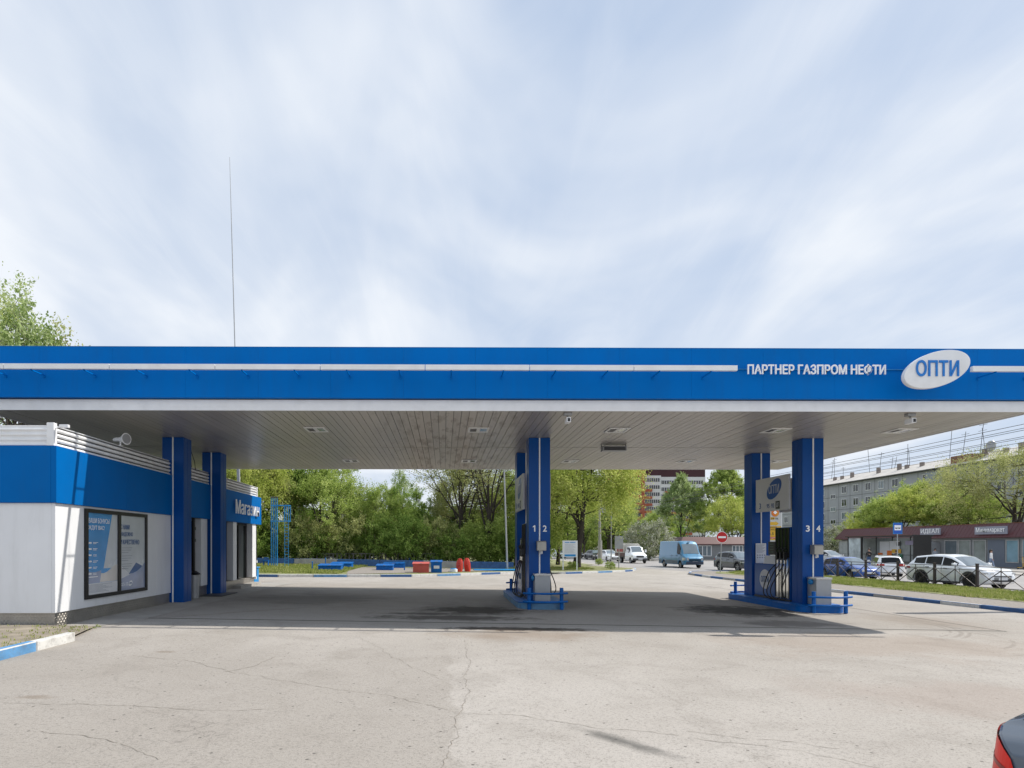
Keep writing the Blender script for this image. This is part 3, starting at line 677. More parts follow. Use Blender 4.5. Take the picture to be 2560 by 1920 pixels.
def island(cx_, a, b_, zg):
    y0, y1 = 18.72, 24.1; zt = zg+IH
    t = thing('pump_island', (cx_, y0, zg), 'raised blue kerbed island under pumps %s and %s' % (a, b_), 'island', group='pump islands')
    mb = MB().prism(rrect(.74, 0, y1-y0, .55), -.08, IH-.03)
    part(t, 'kerb_body', mb, ISW if a == '1' else BLUEP, smooth=50)
    part(t, 'top_slab', MB().prism(rrect(.75, -.01, y1-y0+.01, .56), IH-.028, IH), BLUEP, smooth=50, bevel=.01)
    column(cx_, CY, zt, 'front column of the island, numbered %s and %s' % (a, b_), (a, b_))
    column(cx_, 22.65, zt, 'rear column behind the one numbered %s and %s' % (a, b_))
    pump(cx_, zt, 'blue fuel pump with black hoses between the columns of island %s %s' % (a, b_))
    # sign board between the columns
    for s, num in ((-1, a), (1, b_)):
        X_ = cx_+s*.42
        g = thing('pump_sign', (X_, 21, 3.0), 'grey overhead board numbered %s with blue oval and fuel grades' % num, 'sign', group='grey fuel grade boards')
        part(g, 'board', MB().box(-.03, .03, -.98, 1.15, .02, 1.18), SIGNG, bevel=.004)
        rt = (0, -1, 0) if s < 0 else (0, 1, 0); dy = -s
        el = part(g, 'logo_oval', MB().prism([(-dy*(.08)+(-dy)*p[0]*1.0, .76+p[1]) for p in ellipse(.50, .29, R(27), 40)], s*.031, s*.036, 'x'), BLUEC)
        place(text_mb('ОПТИ', .66, .30, .005, .0), (s*.039, (-.08+.33 if s < 0 else .08-.33), .61), rt).build('lettering', GREYW, el)
        for tx, pos, h in ((num, .84, .20), ('95', .30, .15), ('92', .0, .15)):
            w_ = h*.6*len(tx)
            part(g, 'lettering', place(text_mb(tx, w_, h, .004, .005), (s*.0325, (pos+w_/2 if s < 0 else -pos-w_/2), .13), rt), DINK)
        bk = part(g, 'diesel_tile', MB().box(s*.031, s*.035, (-.44 if s < 0 else .18), (-.18 if s < 0 else .44), .07, .34), BLACK)
        place(text_mb('ДТ', .15, .15, .004, .01), (s*.0375, (-.24 if s < 0 else .24), .13), rt).build('lettering', GREYW, bk)
    # notice on rear column
    nt_ = thing('notice_sheet', (cx_-.02, 22.63, zt+1.2), 'white printed notice on the rear column by pump %s' % a, 'notice', group='white notices on the rear columns')
    part(nt_, 'sheet', MB().box(-.20, .18, -.012, -.001, .0, .72), PAPER)
    mb = MB()
    for i in range(9): mb.box(-.17, .15-.05*(i % 3), -.0135, -.0125, .66-i*.035, .672-i*.035)
    part(nt_, 'printed_lines', mb, INK)
    mb = MB()
    for i in range(4):
        for j in range(2): mb.prism([(-.13+.085*i+p[0], .20+.085*j+p[1]) for p in ellipse(.026, .026, 0, 12)], -.0135, -.0125, 'y')
    part(nt_, 'symbols', mb, INK)
    nt_.location.y = 22.62
    # dispenser box and paper towel
    tb = thing('towel_dispenser', (cx_+.03, CY-.02, zt+1.57), 'grey metal paper towel box on the column numbered %s %s' % (a, b_), 'dispenser', group='paper towel boxes')
    part(tb, 'box', MB().prism([(0, 0), (-.25, 0), (-.25, .26), (-.20, .30), (0, .30)], -.14, .14, 'x'), pbr('dispenser_metal', (.40, .39, .35), .4, .3), bevel=.008)
    mb = MB().add([(-.03, -.12, 0), (.05, -.13, 0), (.045, -.15, -.10), (-.05, -.12, -.12), (.0, -.16, -.05)], [(0, 1, 2, 4), (0, 4, 2, 3)])
    part(tb, 'paper', mb, PAPER)
    # litter bin
    lb = thing('litter_bin', (cx_+.02, 19.12, zt), 'grey steel litter bin in front of the column numbered %s %s' % (a, b_), 'bin', group='grey bins at the island fronts')
    part(lb, 'body', MB().box(-.235, .235, -.2, .27, .02, .80), pbr('bin_grey', (.36, .38, .40), .35, .5, .06, 3), bevel=.01)
    mb = MB().box(-.25, .25, -.22, -.12, .80, .86).box(-.25, .25, .13, .29, .80, .86).box(-.25, -.15, -.12, .13, .80, .86).box(.15, .25, -.12, .13, .80, .86)
    part(lb, 'lid', mb, STEEL, bevel=.006); part(lb, 'opening', MB().box(-.15, .15, -.12, .13, .80, .815), BLACK)
    part(lb, 'bin_liner', MB().sphere((-.27, .05, .72), .09, 10, (.6, 1.4, 1)), LBLUE)
    # guard rails
    for yb, s, lab in ((18.70, -1, 'front'), (23.75, 1, 'rear')):
        gr = thing('guard_rail', (cx_+.06, yb, zg), 'blue bollards with two curved rails at the %s end of island %s %s' % (lab, a, b_), 'guard rail', group='curved blue guard rails')
        for sx in (-1, 1): part(gr, 'bollard', MB().cyl((sx*.49, 0, 0), (sx*.49, 0, .66), .058, n=18), BLUEP, smooth=50, bevel=.006)
        for z in (.25, .50):
            pts = [(x_, s*(.06+.24*math.cos(x_/.62*1.5)), z) for x_ in [(-.62+1.24*i/16) for i in range(17)]]
            pts = [(-.66, s*.02, z)]+pts+[(.66, s*.02, z)]
            part(gr, 'rail', MB().tube(pts, .032, 10), BLUEP, smooth=60)
column_x = (3.0, 11.64)
island(3.0, '1', '2', gz(3.0)); island(11.64, '3', '4', gz(11.64))
# ------------------------------------------------------------------ shop
WX = -8.54; SY0, SY1 = 13.7, 28.3; ZG = gz(WX)
shop = thing('shop_building', (WX, SY0, ZG), 'white and blue station shop with corrugated parapet and raised shop lettering', 'shop')
def sp_(name, mb, mats, label=None, **k): return part(shop, name, mb, mats, label, world=True, **k)
mb = MB()
# wall panels: side wall to the first column, front wall
ys = [SY0, 14.82-.03]
mb.box(WX-.08, WX, SY0, 14.2, .37, 2.79).box(WX-.08, WX, 14.206, 14.79, .37, 2.79); mb.box(WX-.08, WX, 17.86, 18.5, .37, 2.79).box(WX-.08, WX, 18.506, 19.6, .37, 2.79)
mb.box(WX-.08, WX, 14.79, 17.86, 2.74, 2.79); mb.box(WX-.08, WX, 14.79, 17.86, .37, .56)
x = WX-.082
for i in range(12):
    mb.box(x-1.18+.004, x-.0, SY0, SY0+.08, .37, 2.79); x -= 1.18
sp_('wall', mb, WHITE, bevel=.006)
sp_('inner_wall', MB().box(-22, WX-.34, SY0+.1, SY1-.05, .0, 4.0), DGREY)
# plinth of chequer plate
CHK = pbr('chequer_plate', (.40, .38, .35), .38, .7, .1, 3)
t_ = CHK.node_tree; b_ = t_.nodes['Principled BSDF']
tcn = t_.nodes.new('ShaderNodeTexCoord'); mp = t_.nodes.new('ShaderNodeMapping'); mp.inputs['Rotation'].default_value = (R(45), R(45), 0); mp.inputs['Scale'].default_value = (18, 18, 18)
t_.links.new(tcn.outputs['Object'], mp.inputs[0]); ck = t_.nodes.new('ShaderNodeTexChecker'); ck.inputs['Scale'].default_value = 1; t_.links.new(mp.outputs[0], ck.inputs[0])
bp = t_.nodes.new('ShaderNodeBump'); bp.inputs['Strength'].default_value = .9; bp.inputs['Distance'].default_value = .012; t_.links.new(ck.outputs[1], bp.inputs['Height']); t_.links.new(bp.outputs[0], b_.inputs['Normal'])
mb = MB().box(WX-.14, WX-.04, SY0+.04, 19.6, -.05, .368).box(-22, WX-.142, SY0+.04, SY0+.12, -.05, .368)
# raised tread bars
for i in range(105):
    for j in range(5):
        y = SY0+.06+i*.055; z = .09+j*.058
        dy = .012*(1 if (i+j) % 2 else -1)
        mb.add([(WX-.0398, y-.017, z-dy-.004), (WX-.0398, y+.017, z+dy-.004), (WX-.0398, y+.017, z+dy+.008), (WX-.0398, y-.017, z-dy+.008),
                (WX-.035, y-.013, z-dy), (WX-.035, y+.013, z+dy), (WX-.035, y+.013, z+dy+.004), (WX-.035, y-.013, z-dy+.004)], [(4, 5, 6, 7), (0, 1, 5, 4), (1, 2, 6, 5), (2, 3, 7, 6), (3, 0, 4, 7)])
for i in range(70):
    for j in range(5):
        x = WX-.1-i*.055; z = .09+j*.058; dy = .012*(1 if (i+j) % 2 else -1)
        mb.add([(x-.017, SY0+.0398, z-dy-.004), (x+.017, SY0+.0398, z+dy-.004), (x+.017, SY0+.0398, z+dy+.008), (x-.017, SY0+.0398, z-dy+.008),
                (x-.013, SY0+.035, z-dy), (x+.013, SY0+.035, z+dy), (x+.013, SY0+.035, z+dy+.004), (x-.013, SY0+.035, z-dy+.004)], [(4, 5, 6, 7), (0, 1, 5, 4), (1, 2, 6, 5), (2, 3, 7, 6), (3, 0, 4, 7)])
sp_('plinth', mb, CHK, fix=False)
mb = MB(); y = SY0-.06; k = 0
while y < 28.85:
    y2 = min(y+3.0, 28.85); mb.box(WX-.06, WX+.06, y+.002, y2-.002, 2.795, 4.04); y = y2
x = WX-.062
for i in range(6): mb.box(x-2.2+.002, x-.002, SY0-.06, SY0+.04, 2.795, 4.04); x -= 2.2
sp_('fascia', mb, SBLUE)
# corrugated parapet
def corr(p0, p1, nrm, z0, z1, n):
    mb = MB(); N_ = n*8; rows = []
    for i in range(N_+1):
        z = z0+(z1-z0)*i/N_; d = .028*math.sin(2*math.pi*n*i/N_); d = max(-.02, min(.02, d*1.4))
        rows.append(((p0[0]+nrm[0]*d, p0[1]+nrm[1]*d, z), (p1[0]+nrm[0]*d, p1[1]+nrm[1]*d, z)))
    for i in range(N_): mb.quad(rows[i][0], rows[i][1], rows[i+1][1], rows[i+1][0])
    return mb
pb = corr((WX-.03, SY0+.02), (WX-.03, 28.4), (1, 0), 4.045, 4.49, 4)
merge(pb, corr((WX-.12, SY0+.0), (-22, SY0+.0), (0, -1), 4.045, 4.49, 4))
sp_('parapet', pb, WHITEP, smooth=60, fix=False)
mb = MB().box(WX-.16, WX-.0, SY0-.05, SY0+.07, 4.045, 4.55).box(WX-.09, WX-.05, SY0+.08, 28.42, 4.04, 4.505).box(-22, WX-.165, SY0+.04, SY0+.08, 4.04, 4.505)
mb.box(WX-.1, WX, 28.42, 28.5, 4.045, 4.5)
sp_('parapet_frame', mb, WHITEP, bevel=.008)
sp_('roof', MB().box(-22, WX-.10, SY0+.1, 28.4, 4.01, 4.035), DGREY)
# entrance recess, pilasters, glazing
PIL = ((21.9, 22.45), (25.2, 25.62), (27.72, 28.35))
for a, c in PIL: sp_('pilaster', MB().box(WX-.26, WX-.002, a, c, .42, 2.79), WHITE, bevel=.006)
sp_('recess_plinth', MB().box(WX-.30, WX-.10, 21.95, 28.25, ZG-.02, .40), CHK)
sp_('rear_wall', MB().box(-22, WX-.002, 28.25, 28.34, .3, 2.79), WHITE)
GLASSR = pbr('shop_glass', (.015, .02, .02), .02, 0, .05, 1, spec=1)
for (a, c) in ((25.66, 27.68), (22.5, 25.16), (19.9, 21.86)):
    dr = sp_('glass_door', MB().box(WX-.33, WX-.322, a, c, .28, 2.78), GLASSR)
    m_ = MB()
    for y in (a, (a+c)/2-.03, c-.06): m_.box(WX-.32, WX-.27, y, y+.06, .28, 2.78)
    m_.box(WX-.32, WX-.27, a+.06, c-.06, .28, .34).box(WX-.32, WX-.27, a+.06, c-.06, 2.70, 2.78)
    m_.build('door_frame', BLACK, dr, off=shop.location)
sp_('door_step', MB().box(WX-.3, WX+.25, 25.4, 28.2, ZG+.0, ZG+.12), PAVE)
a = PX(588.5, 1283, WX+.12); c = PX(646.5, 1283, WX+.12)
sp_('lettering', place(text_mb('Магазин', c.y-a.y, .58, .03, .0), (WX+.12, a.y, 3.13), (0, 1, 0)), LETW, 'raised white lettering on the shop band')
# poster window
win = sp_('window', MB().box(WX-.06, WX+.0, 14.80, 17.85, .57, 2.735), BLACK, 'dark framed window holding two tall posters')
fr = MB()
for y0, y1 in ((14.80, 14.90), (16.27, 16.40), (17.75, 17.85)): fr.box(WX+.002, WX+.05, y0, y1, .57, 2.735)
fr.box(WX+.002, WX+.05, 14.90, 16.27, .57, .66).box(WX+.002, WX+.05, 16.40, 17.75, .57, .66).box(WX+.002, WX+.05, 14.90, 16.27, 2.645, 2.735).box(WX+.002, WX+.05, 16.40, 17.75, 2.645, 2.735)
fr.build('window_frame', BLACK, win, off=shop.location, bevel=.006)
# posters (own things, standing inside the window)
PB = pbr('poster_blue', (.06, .30, .66), .25, 0, .18, 1.2, coat=.5); PG = pbr('poster_grey', (.58, .62, .66), .25, 0, .1, 1.2, coat=.5)
PL = pbr('poster_pale', (.66, .63, .60), .3, 0, .12, 2, coat=.5); PN = pbr('poster_navy', (.025, .10, .30), .3, 0, .1, 2, coat=.5); PLB = pbr('poster_lilac', (.30, .36, .52), .3, 0, .15, 2, coat=.5)
def wave(y0, y1, zb, fn, x): 
    n = 16; return [(y0+(y1-y0)*i/n, fn(i/n)) for i in range(n+1)]
def poster(name, y0, lab):
    return thing(name, (WX+.003, y0, .66), lab, 'poster', group='tall posters in the shop window')
pw, ph = 1.37, 1.985
p1 = poster('poster', 14.90, 'blue poster with white headline, left in the shop window')
part(p1, 'sheet', MB().box(0, .006, 0, pw, 0, ph), PB)
part(p1, 'grey_field', MB().prism([(.72, .62), (pw, .62), (pw, ph), (1.12, ph)], .0065, .008, 'x'), PG)
part(p1, 'sand_field', MB().prism([(.55, .28), (pw, .28)]+[(pw-(pw-.6)*i/10, .60+.10*math.cos(i/10*3.6)) for i in range(11)], .0085, .010, 'x'), PL)
part(p1, 'drape', MB().prism([(0, .28), (.55, .28)]+[(.6-.6*i/8, .58-.04*math.sin(i/8*3.1)) for i in range(9)], .0085, .010, 'x'), PLB)
part(p1, 'footer', MB().box(.0085, .010, 0, pw, 0, .275), PAPER)
for s, z, w_ in (('ВАШИ БОНУСЫ', 1.74, .92), ('ЖДУТ ВАС!', 1.56, .70)):
    part(p1, 'headline', place(text_mb(s, w_, .12, .003, .0), (.012, .05, z), (0, 1, 0)), LETW)
mb = MB()
for i in range(6):
    z = 1.24-i*.15; mb.box(.0105, .012, .06, .06+.12, z, z+.035); mb.box(.0105, .012, .24, .24+.22-.03*(i % 3), z+.02, z+.032); mb.box(.0105, .012, .24, .24+.15, z-.01, z+.002)
mb.box(.0105, .012, .06, .45, .24+.18, .24+.2)
part(p1, 'small_print', mb, LETW)
mb = MB()
for i in range(8): mb.box(.0105, .012, .05, 1.1-.14*(i*7 % 4), .235-i*.026, .242-i*.026)
part(p1, 'footer_print', mb, INK)
p2 = poster('poster', 16.395, 'grey poster about reliable service, right in the shop window')
part(p2, 'sheet', MB().box(0, .006, 0, 1.36, 0, ph), PG)
part(p2, 'pale_wave', MB().prism([(0, .30), (.6, .34), (.36, .50), (.16, .60), (0, .72)], .0065, .008, 'x'), PAPER)
part(p2, 'navy_wave', MB().prism([(.45, .42), (.86, .72), (1.20, .62), (1.0, .45)], .0065, .008, 'x'), PN)
part(p2, 'lilac_wave', MB().prism([(0, 0), (1.36, 0), (1.36, .72), (1.15, .58), (.9, .48), (.6, .42), (.3, .36), (0, .30)], .0085, .010, 'x'), PLB)
for s, z, w_ in (('С НАМИ', 1.62, .46), ('НАДЕЖНО', 1.42, .64), ('И КАЧЕСТВЕННО', 1.22, 1.0)):
    part(p2, 'headline', place(text_mb(s, w_, .13, .003, .0), (.012, .03, z), (0, 1, 0)), DINK)
mb = MB()
for i in range(9):
    z = 1.12-i*.062-(i//3)*.03; mb.box(.0065, .008, .10, .10+(.55, .5, .34)[i % 3], z, z+.016)
    if i % 3 == 0: mb.box(.0065, .008, .04, .06, z, z+.016)
part(p2, 'small_print', mb, INK)
part(p2, 'network_text', place(text_mb('СЕТЬ АЗС', .36, .08, .003, .008), (.012, .06, .12), (0, 1, 0)), LETW)
el = part(p2, 'logo_oval', MB().prism([(.55+p[0], .165+p[1]) for p in ellipse(.11, .065, R(20), 24)], .0105, .012, 'x'), LETW)
place(text_mb('ОПТИ', .13, .05, .002, .01), (.0135, .485, .142), (0, 1, 0)).build('lettering', DINK, el)
# horn loudspeaker on parapet
q = PX(303, 1110, WX-.05)
t = thing('horn_speaker', (WX-.07, q.y, 4.505), 'white horn loudspeaker on top of the shop parapet', 'loudspeaker')
part(t, 'bracket', MB().cyl((0, 0, 0), (0, 0, .12), .02).box(-.05, .05, -.05, .05, 0, .015), WHITEP)
hb = MB(); prof = [(-.22, .05), (-.12, .06), (-.08, .05), (.02, .065), (.12, .10), (.2, .15), (.215, .155)]
hb.tube([(-.25, 0, .17)]+[(p[0], 0, .17) for p in prof], [.03]+[p[1] for p in prof], 18)
h = part(t, 'horn', hb, WHITEP, smooth=50); h.rotation_euler = (0, 0, R(-22))
o_ = MB().cyl((.218, 0, .17), (.222, 0, .17), .13, n=18).build('mouth', GREYM, h)
t = thing('security_camera', (WX-.0, SY0+.02, 4.44), 'white security camera on the shop corner post', 'camera')
part(t, 'arm', MB().cyl((0, 0, 0), (.14, -.02, .03), .014), WHITEP); part(t, 'housing', MB().box(.1, .3, -.06, .02, -.0, .07), WHITEP, bevel=.012)
# downpipe, bin, mat
q = PX(494, 1400, WX+.0)
t = thing('squeegee_stand', (WX+.1, 21.0, ZG), 'black pole with hood above a grey bin between the shop columns', 'bin')
part(t, 'pole', MB().cyl((0, 0, .9), (0, 0, 2.7), .045).cyl((0, 0, 1.9), (0, 0, 2.0), .065).cyl((0, 0, 2.3), (0, 0, 2.4), .065), BLACK, smooth=40)
part(t, 'hood', MB().cyl((0, 0, .80), (0, 0, .92), .24, .08, n=16), BLACK, smooth=40)
part(t, 'bin_body', MB().cyl((0, 0, 0), (0, 0, .79), .16, .18, n=16), GREYM, smooth=40)
tag(MB().box(-8.5, -7.7, 22.0-.4, 23.2, ZG+.008, ZG+.03).build('door_mat', DGREY, bevel=.005), 'dark rubber mat on the ground at the shop entrance', 'mat')
mb = MB()
for dx in (0, .12): mb.tube([(-8.3+dx, 20.1, 5.15), (-8.5+dx, 20.6, 5.0), (-8.62+dx, 21.2, 4.7), (-8.7+dx, 21.5, 4.4)], .012)
tag(mb.build('power_cable', BLACK, smooth=60), 'pair of black cables looping from the canopy to the shop roof', 'cable')
# mast behind the shop
b0 = P(597, 1218, 30.0); tp = P(574, 393, 30.0); dr_ = (b0.x-tp.x)/(tp.z-b0.z); bx = b0.x+dr_*b0.z
t = thing('antenna_mast', (bx, 30, gz(bx)), 'thin tall mast rising behind the shop and the canopy', 'mast')
H_ = tp.z-gz(bx)
part(t, 'pole', MB().tube([(0, 0, 0), (-dr_*6.5, 0, 6.5), (-dr_*7.0, 0, 7.0), (-dr_*10, 0, 10)], [.085, .075, .05, .042], 10), GREYM, smooth=60)
part(t, 'whip', MB().tube([(-dr_*10, 0, 10), (-dr_*16.5, 0, 16.5), (-dr_*H_, 0, H_)], [.028, .022, .010], 8), GREYM, smooth=60)
# blue salt box with red lid-thing at the shop's far corner
q = G(648, 1453)
t = thing('sand_box', (q.x+.1, 28.95, gz(q.x)), 'light blue lidded box at the far corner of the shop', 'box')
part(t, 'body', MB().prism([(-.35, 0), (.35, 0), (.35, .75), (-.35, .62)], 0, .9, 'x'), LBLUE, bevel=.01).location = (-.75, .3, 0)
part(t, 'lid', MB().box(-.8, .2, -.1, .7, .70, .74), LBLUE, bevel=.008)
part(t, 'lettering', place(text_mb('ПЕСОК', .5, .12, .004, .015), (-.62, -.054, .38)), LETW)
t = thing('red_hydrant', (q.x-.35, 29.9, gz(q.x)), 'red capped hydrant with white outlet behind the blue box', 'hydrant')
part(t, 'body', MB().tube([(0, 0, 0), (0, 0, .9), (0, 0, 1.05), (0, 0, 1.2)], [.17, .17, .12, .04], 14), RED, smooth=50)
part(t, 'outlet', MB().cyl((0, 0, .98), (.42, 0, .98), .07, n=12), WHITEP, smooth=50)
# ------------------------------------------------------------------ planted strip: vents, tank lids, boxes
q = G(686, 1421); D_ = q.y
def ml(px): return (px)*D_/1550
t = thing('vent_pipe_rack', (q.x, q.y, q.z+.1), 'tall rack of blue tank vent pipes with a caged access ladder on the grass', 'pipe rack')
mb = MB()
for i in range(4):
    x = -.22+i*.14; mb.cyl((x, 0, 0), (x, 0, 4.75), .035, n=8); mb.tube([(x, 0, 4.75), (x, .0, 4.95), (x, -.08, 5.08)], .035, 8)
part(t, 'vent_pipe', mb, LBLUE, smooth=50).name = 'vent_pipes'
mb = MB()
for x in (-.22, -.08, .06, .20): mb.cyl((x, -.08, 5.06), (x, -.08, 5.16), .06, n=8)
part(t, 'vent_cap', mb, DGREY)
mb = MB(); x0, x1 = .28, 1.05
for z in (3.35, 4.5):
    mb.box(-.3, x1, -.03, .0, z, z+.05).box(-.3, x1, .55, .58, z, z+.05); mb.box(x1-.04, x1, 0, .55, z, z+.05).box(-.3, -.26, 0, .55, z, z+.05)
for x in (.70, x1-.04):
    for y in (-.03, .55): mb.box(x, x+.04, y, y+.03, 3.4, 4.5)
mb.box(.70, 1.05, -.03, 0, 3.95, 3.99)
part(t, 'platform_cage', mb, LBLUE)
mb = MB()
for x in (.78, 1.05): mb.box(x-.03, x, -.06, -.03, 0, 4.5)
for i in range(15): mb.box(.78, 1.02, -.055, -.035, .25+i*.22, .28+i*.22)
part(t, 'ladder', mb, LBLUE)
part(t, 'bench', MB().box(-.85, -.45, -.05, .3, .45, .5).box(-.83, -.79, 0, .25, 0, .45).box(-.5, -.46, 0, .25, 0, .45).box(-.83, -.46, .1, .14, .65, .7), BLUEP)
def lidbox(px0, px1, pb, pt, mat, lab, dep=1.0, nm='tank_lid', cat='hatch', group='blue tank hatches'):
    a = G(px0, pb); b_ = G(px1, pb); Y = a.y; z0 = a.z+.1; x0 = a.x; x1 = foot(px1, Y).x; H = (pb-pt)*Y/1550
    H = max(.3, H+.02)
    t = thing(nm, ((x0+x1)/2, Y, z0), lab, cat, group=group); hw = (x1-x0)/2*.9
    part(t, 'body', MB().prism([(0, 0), (dep, 0), (dep, H), (0, H-.06)], -hw, hw, 'x'), mat, bevel=.01)
    part(t, 'lid', MB().add([(-hw-.04, -.04, H-.08), (hw+.04, -.04, H-.08), (hw+.04, dep+.03, H+.02), (-hw-.04, dep+.03, H+.02), (-hw-.04, -.04, H-.03), (hw+.04, -.04, H-.03), (hw+.04, dep+.03, H+.06), (-hw-.04, dep+.03, H+.06)],
         [(0, 3, 2, 1), (4, 5, 6, 7), (0, 1, 5, 4), (1, 2, 6, 5), (2, 3, 7, 6), (3, 0, 4, 7)]), mat)
    part(t, 'handle', MB().tube([(-.08, -.045, H-.05), (-.08, -.08, H-.02), (.08, -.08, H-.02), (.08, -.045, H-.05)], .01, 6), GREYM)
    return t
lidbox(792, 855, 1431, 1417, BLUEP, 'blue steel tank hatch, front one of the pair nearest the vent pipes')
lidbox(824, 881, 1423.5, 1411.5, BLUEP, 'blue steel tank hatch, behind the one nearest the vent pipes')
lidbox(938, 984, 1430, 1417, BLUEP, 'blue steel tank hatch, front one of the pair nearest the red box')
lidbox(956, 1012, 1423.5, 1411.5, BLUEP, 'blue steel tank hatch, rear one of the pair nearest the red box')
t = lidbox(1030, 1074, 1436, 1412.6, DKRED, 'faded red fire sand box with sloping lid beside the tall blue box', .9, 'sand_box', 'box', None)
t = lidbox(1076, 1106, 1436, 1408, BLUEP, 'tall blue steel box with white notice between red box and red covers', .8, 'storage_box', 'box', None)
part(t, 'notice', MB().box(-.17, .19, -.012, -.002, .27, .46), PAPER)
for px, pb, pt, lab in ((1148, 1433.5, 1401, 'red fabric cover over a standpipe, left of two'), (1169, 1433, 1399.5, 'red fabric cover over a standpipe, right of two')):
    q = G(px, pb); H = (pb-pt)*q.y/1550; t = thing('hydrant_cover', (q.x, q.y, q.z+.1), lab, 'cover', group='red hydrant covers'); s_ = 1 if px > 1150 else -1
    mb = MB(); n_ = 20; rows = 10
    rr_ = random.Random(px)
    for j in range(rows+1):
        z = H*.93*j/rows; r = .19+.04*math.sin(j/rows*2.6)-.05*(j/rows)**4
        for i in range(n_):
            a = 2*math.pi*i/n_; rad = r*(1+.06*math.sin(5*a+j*.6)+rr_.uniform(-.02, .02)); mb.v.append((rad*math.cos(a)+.05*s_*-(j/rows), rad*math.sin(a), z))
    mb.f = [(j*n_+i, j*n_+(i+1) % n_, (j+1)*n_+(i+1) % n_, (j+1)*n_+i) for j in range(rows) for i in range(n_)]+[tuple(range(rows*n_, rows*n_+n_))]
    mb.m = [0]*len(mb.f); part(t, 'fabric_cover', mb, RED, smooth=70)
    part(t, 'strap', MB().tube([(-.1, -.22, H*.55), (.05, -.23, H*.58), (.12, -.21, H*.7)], .02, 6), DKRED)
    mb = MB()
    for i in range(7):
        a = i*.9; mb.cyl((.05*math.cos(a)-.05*s_, .05*math.sin(a), H*.92), (.12*math.cos(a)-.05*s_, .10*math.sin(a), H), .035, .05, n=6)
    part(t, 'tied_top', mb, RED)
q = G(1134, 1434); t = thing('white_drum', (q.x, q.y, q.z+.08), 'short white drum with blue lid beside the red covers', 'drum')
part(t, 'body', MB().cyl((0, 0, 0), (0, 0, .22), .26, n=20), WHITEP, smooth=40, bevel=.01); part(t, 'lid', MB().cyl((0, 0, .222), (0, 0, .27), .24, .20, n=20), LBLUE, smooth=40)
for i, (px, pb, h) in enumerate(((780.6, 1430, .55), (813.6, 1418, .6), (1011, 1430, .55), (1023.5, 1418, .6))):
    q = G(px, pb); lab = ('front one left of the tank hatches', 'rear one left of the tank hatches', 'front one right of the tank hatches', 'rear one beside the red box')[i]
    t = thing('marker_post', (q.x, q.y, q.z+.1), 'short blue post, '+lab, 'post', group='short blue posts around the tanks')
    part(t, 'post', MB().cyl((0, 0, 0), (0, 0, h), .04, n=10), BLUEP, smooth=40); part(t, 'cap', MB().cyl((0, 0, h), (0, 0, h+.04), .055, n=10), LBLUE)
q = G(1240, 1432)
tag(MB().prism(rrect(1.5, 0, 1.6, .3), gz(q.x)+.13, gz(q.x)+.2).build('ground_hatch', LBLUE, off=(-q.x, -q.y-.3, 0)), 'flat light blue hatch plate on the ground behind the kerb', 'hatch')
# lamp posts, poles
def pole(px, pb, top, lean, r0, r1, nm, lab, cat, mat=GREYM, grp=None):
    q = G(px, pb); t = thing(nm, (q.x, q.y, q.z), lab, cat, group=grp)
    part(t, 'pole', MB().tube([(0, 0, 0), (lean*.5, 0, top*.5), (lean, 0, top)], [r0, (r0+r1)/2, r1], 10), mat, smooth=60); return t
t = pole(1268.5, 1430, 9.5, -.3, .07, .05, 'lamp_post', 'slim grey lamp post beside the column numbered 1 2', 'lamp post')
part(t, 'lamp_head', MB().box(-.9, -.35, -.1, .1, 9.45, 9.58), GREYM)
t = pole(1500, 1411, 12, -.1, .16, .09, 'utility_pole', 'pale concrete pole at the street corner behind the information board', 'pole', CONC)
part(t, 'base', MB().cyl((0, 0, 0), (0, 0, 2.6), .26, .22, n=8), CONC); part(t, 'small_sign', MB().box(.05, .55, -.2, -.17, 5.6, 7.0), GREYM)
mb = MB().tube([(-.1, 0, 11.8), (.9, 0, 12.2), (2.2, 0, 12.3)], .04); part(t, 'arm', mb, GREYM); part(t, 'lamp_head', MB().sphere((2.5, 0, 12.28), .3, 10, (1.3, .6, .4)), WHITEP)
t = pole(1528, 1415, 9, .0, .06, .04, 'thin_pole', 'thin grey pole left of the grey sign back', 'pole')
t = pole(1547, 1423.5, 2.95, .02, .04, .04, 'road_sign', 'road sign on a thin pole seen from its grey back', 'sign')
part(t, 'sign_back', MB().box(-.36, .36, -.06, -.04, 1.75, 2.85), GREYM, bevel=.01)
part(t, 'stiffener', MB().box(-.34, .34, -.085, -.061, 2.05, 2.09).box(-.34, .34, -.085, -.061, 2.5, 2.54), GREYM)
q = G(1425, 1429)
t = thing('information_board', (q.x, q.y, q.z+.05), 'white information board with blue bands on two legs by the kerb', 'sign', rz=R(-3))
for s in (-1, 1): part(t, 'leg', MB().box(s*.52-.04, s*.52+.04, -.03, .03, 0, 2.3), WHITEP)
bd = part(t, 'board', MB().box(-.47, .47, -.05, -.0, 1.05, 2.3), PAPER)
part(t, 'blue_band', MB().box(-.42, .42, -.056, -.051, 1.10, 1.26).box(-.40, -.05, -.056, -.051, 2.14, 2.2).box(.0, .40, -.056, -.051, 2.14, 2.2), LBLUE)
mb = MB()
for i in range(14): mb.box(-.4, .4-.06*(i % 4), -.055, -.052, 1.36+i*.053, 1.372+i*.053)
part(t, 'printed_lines', mb, INK)
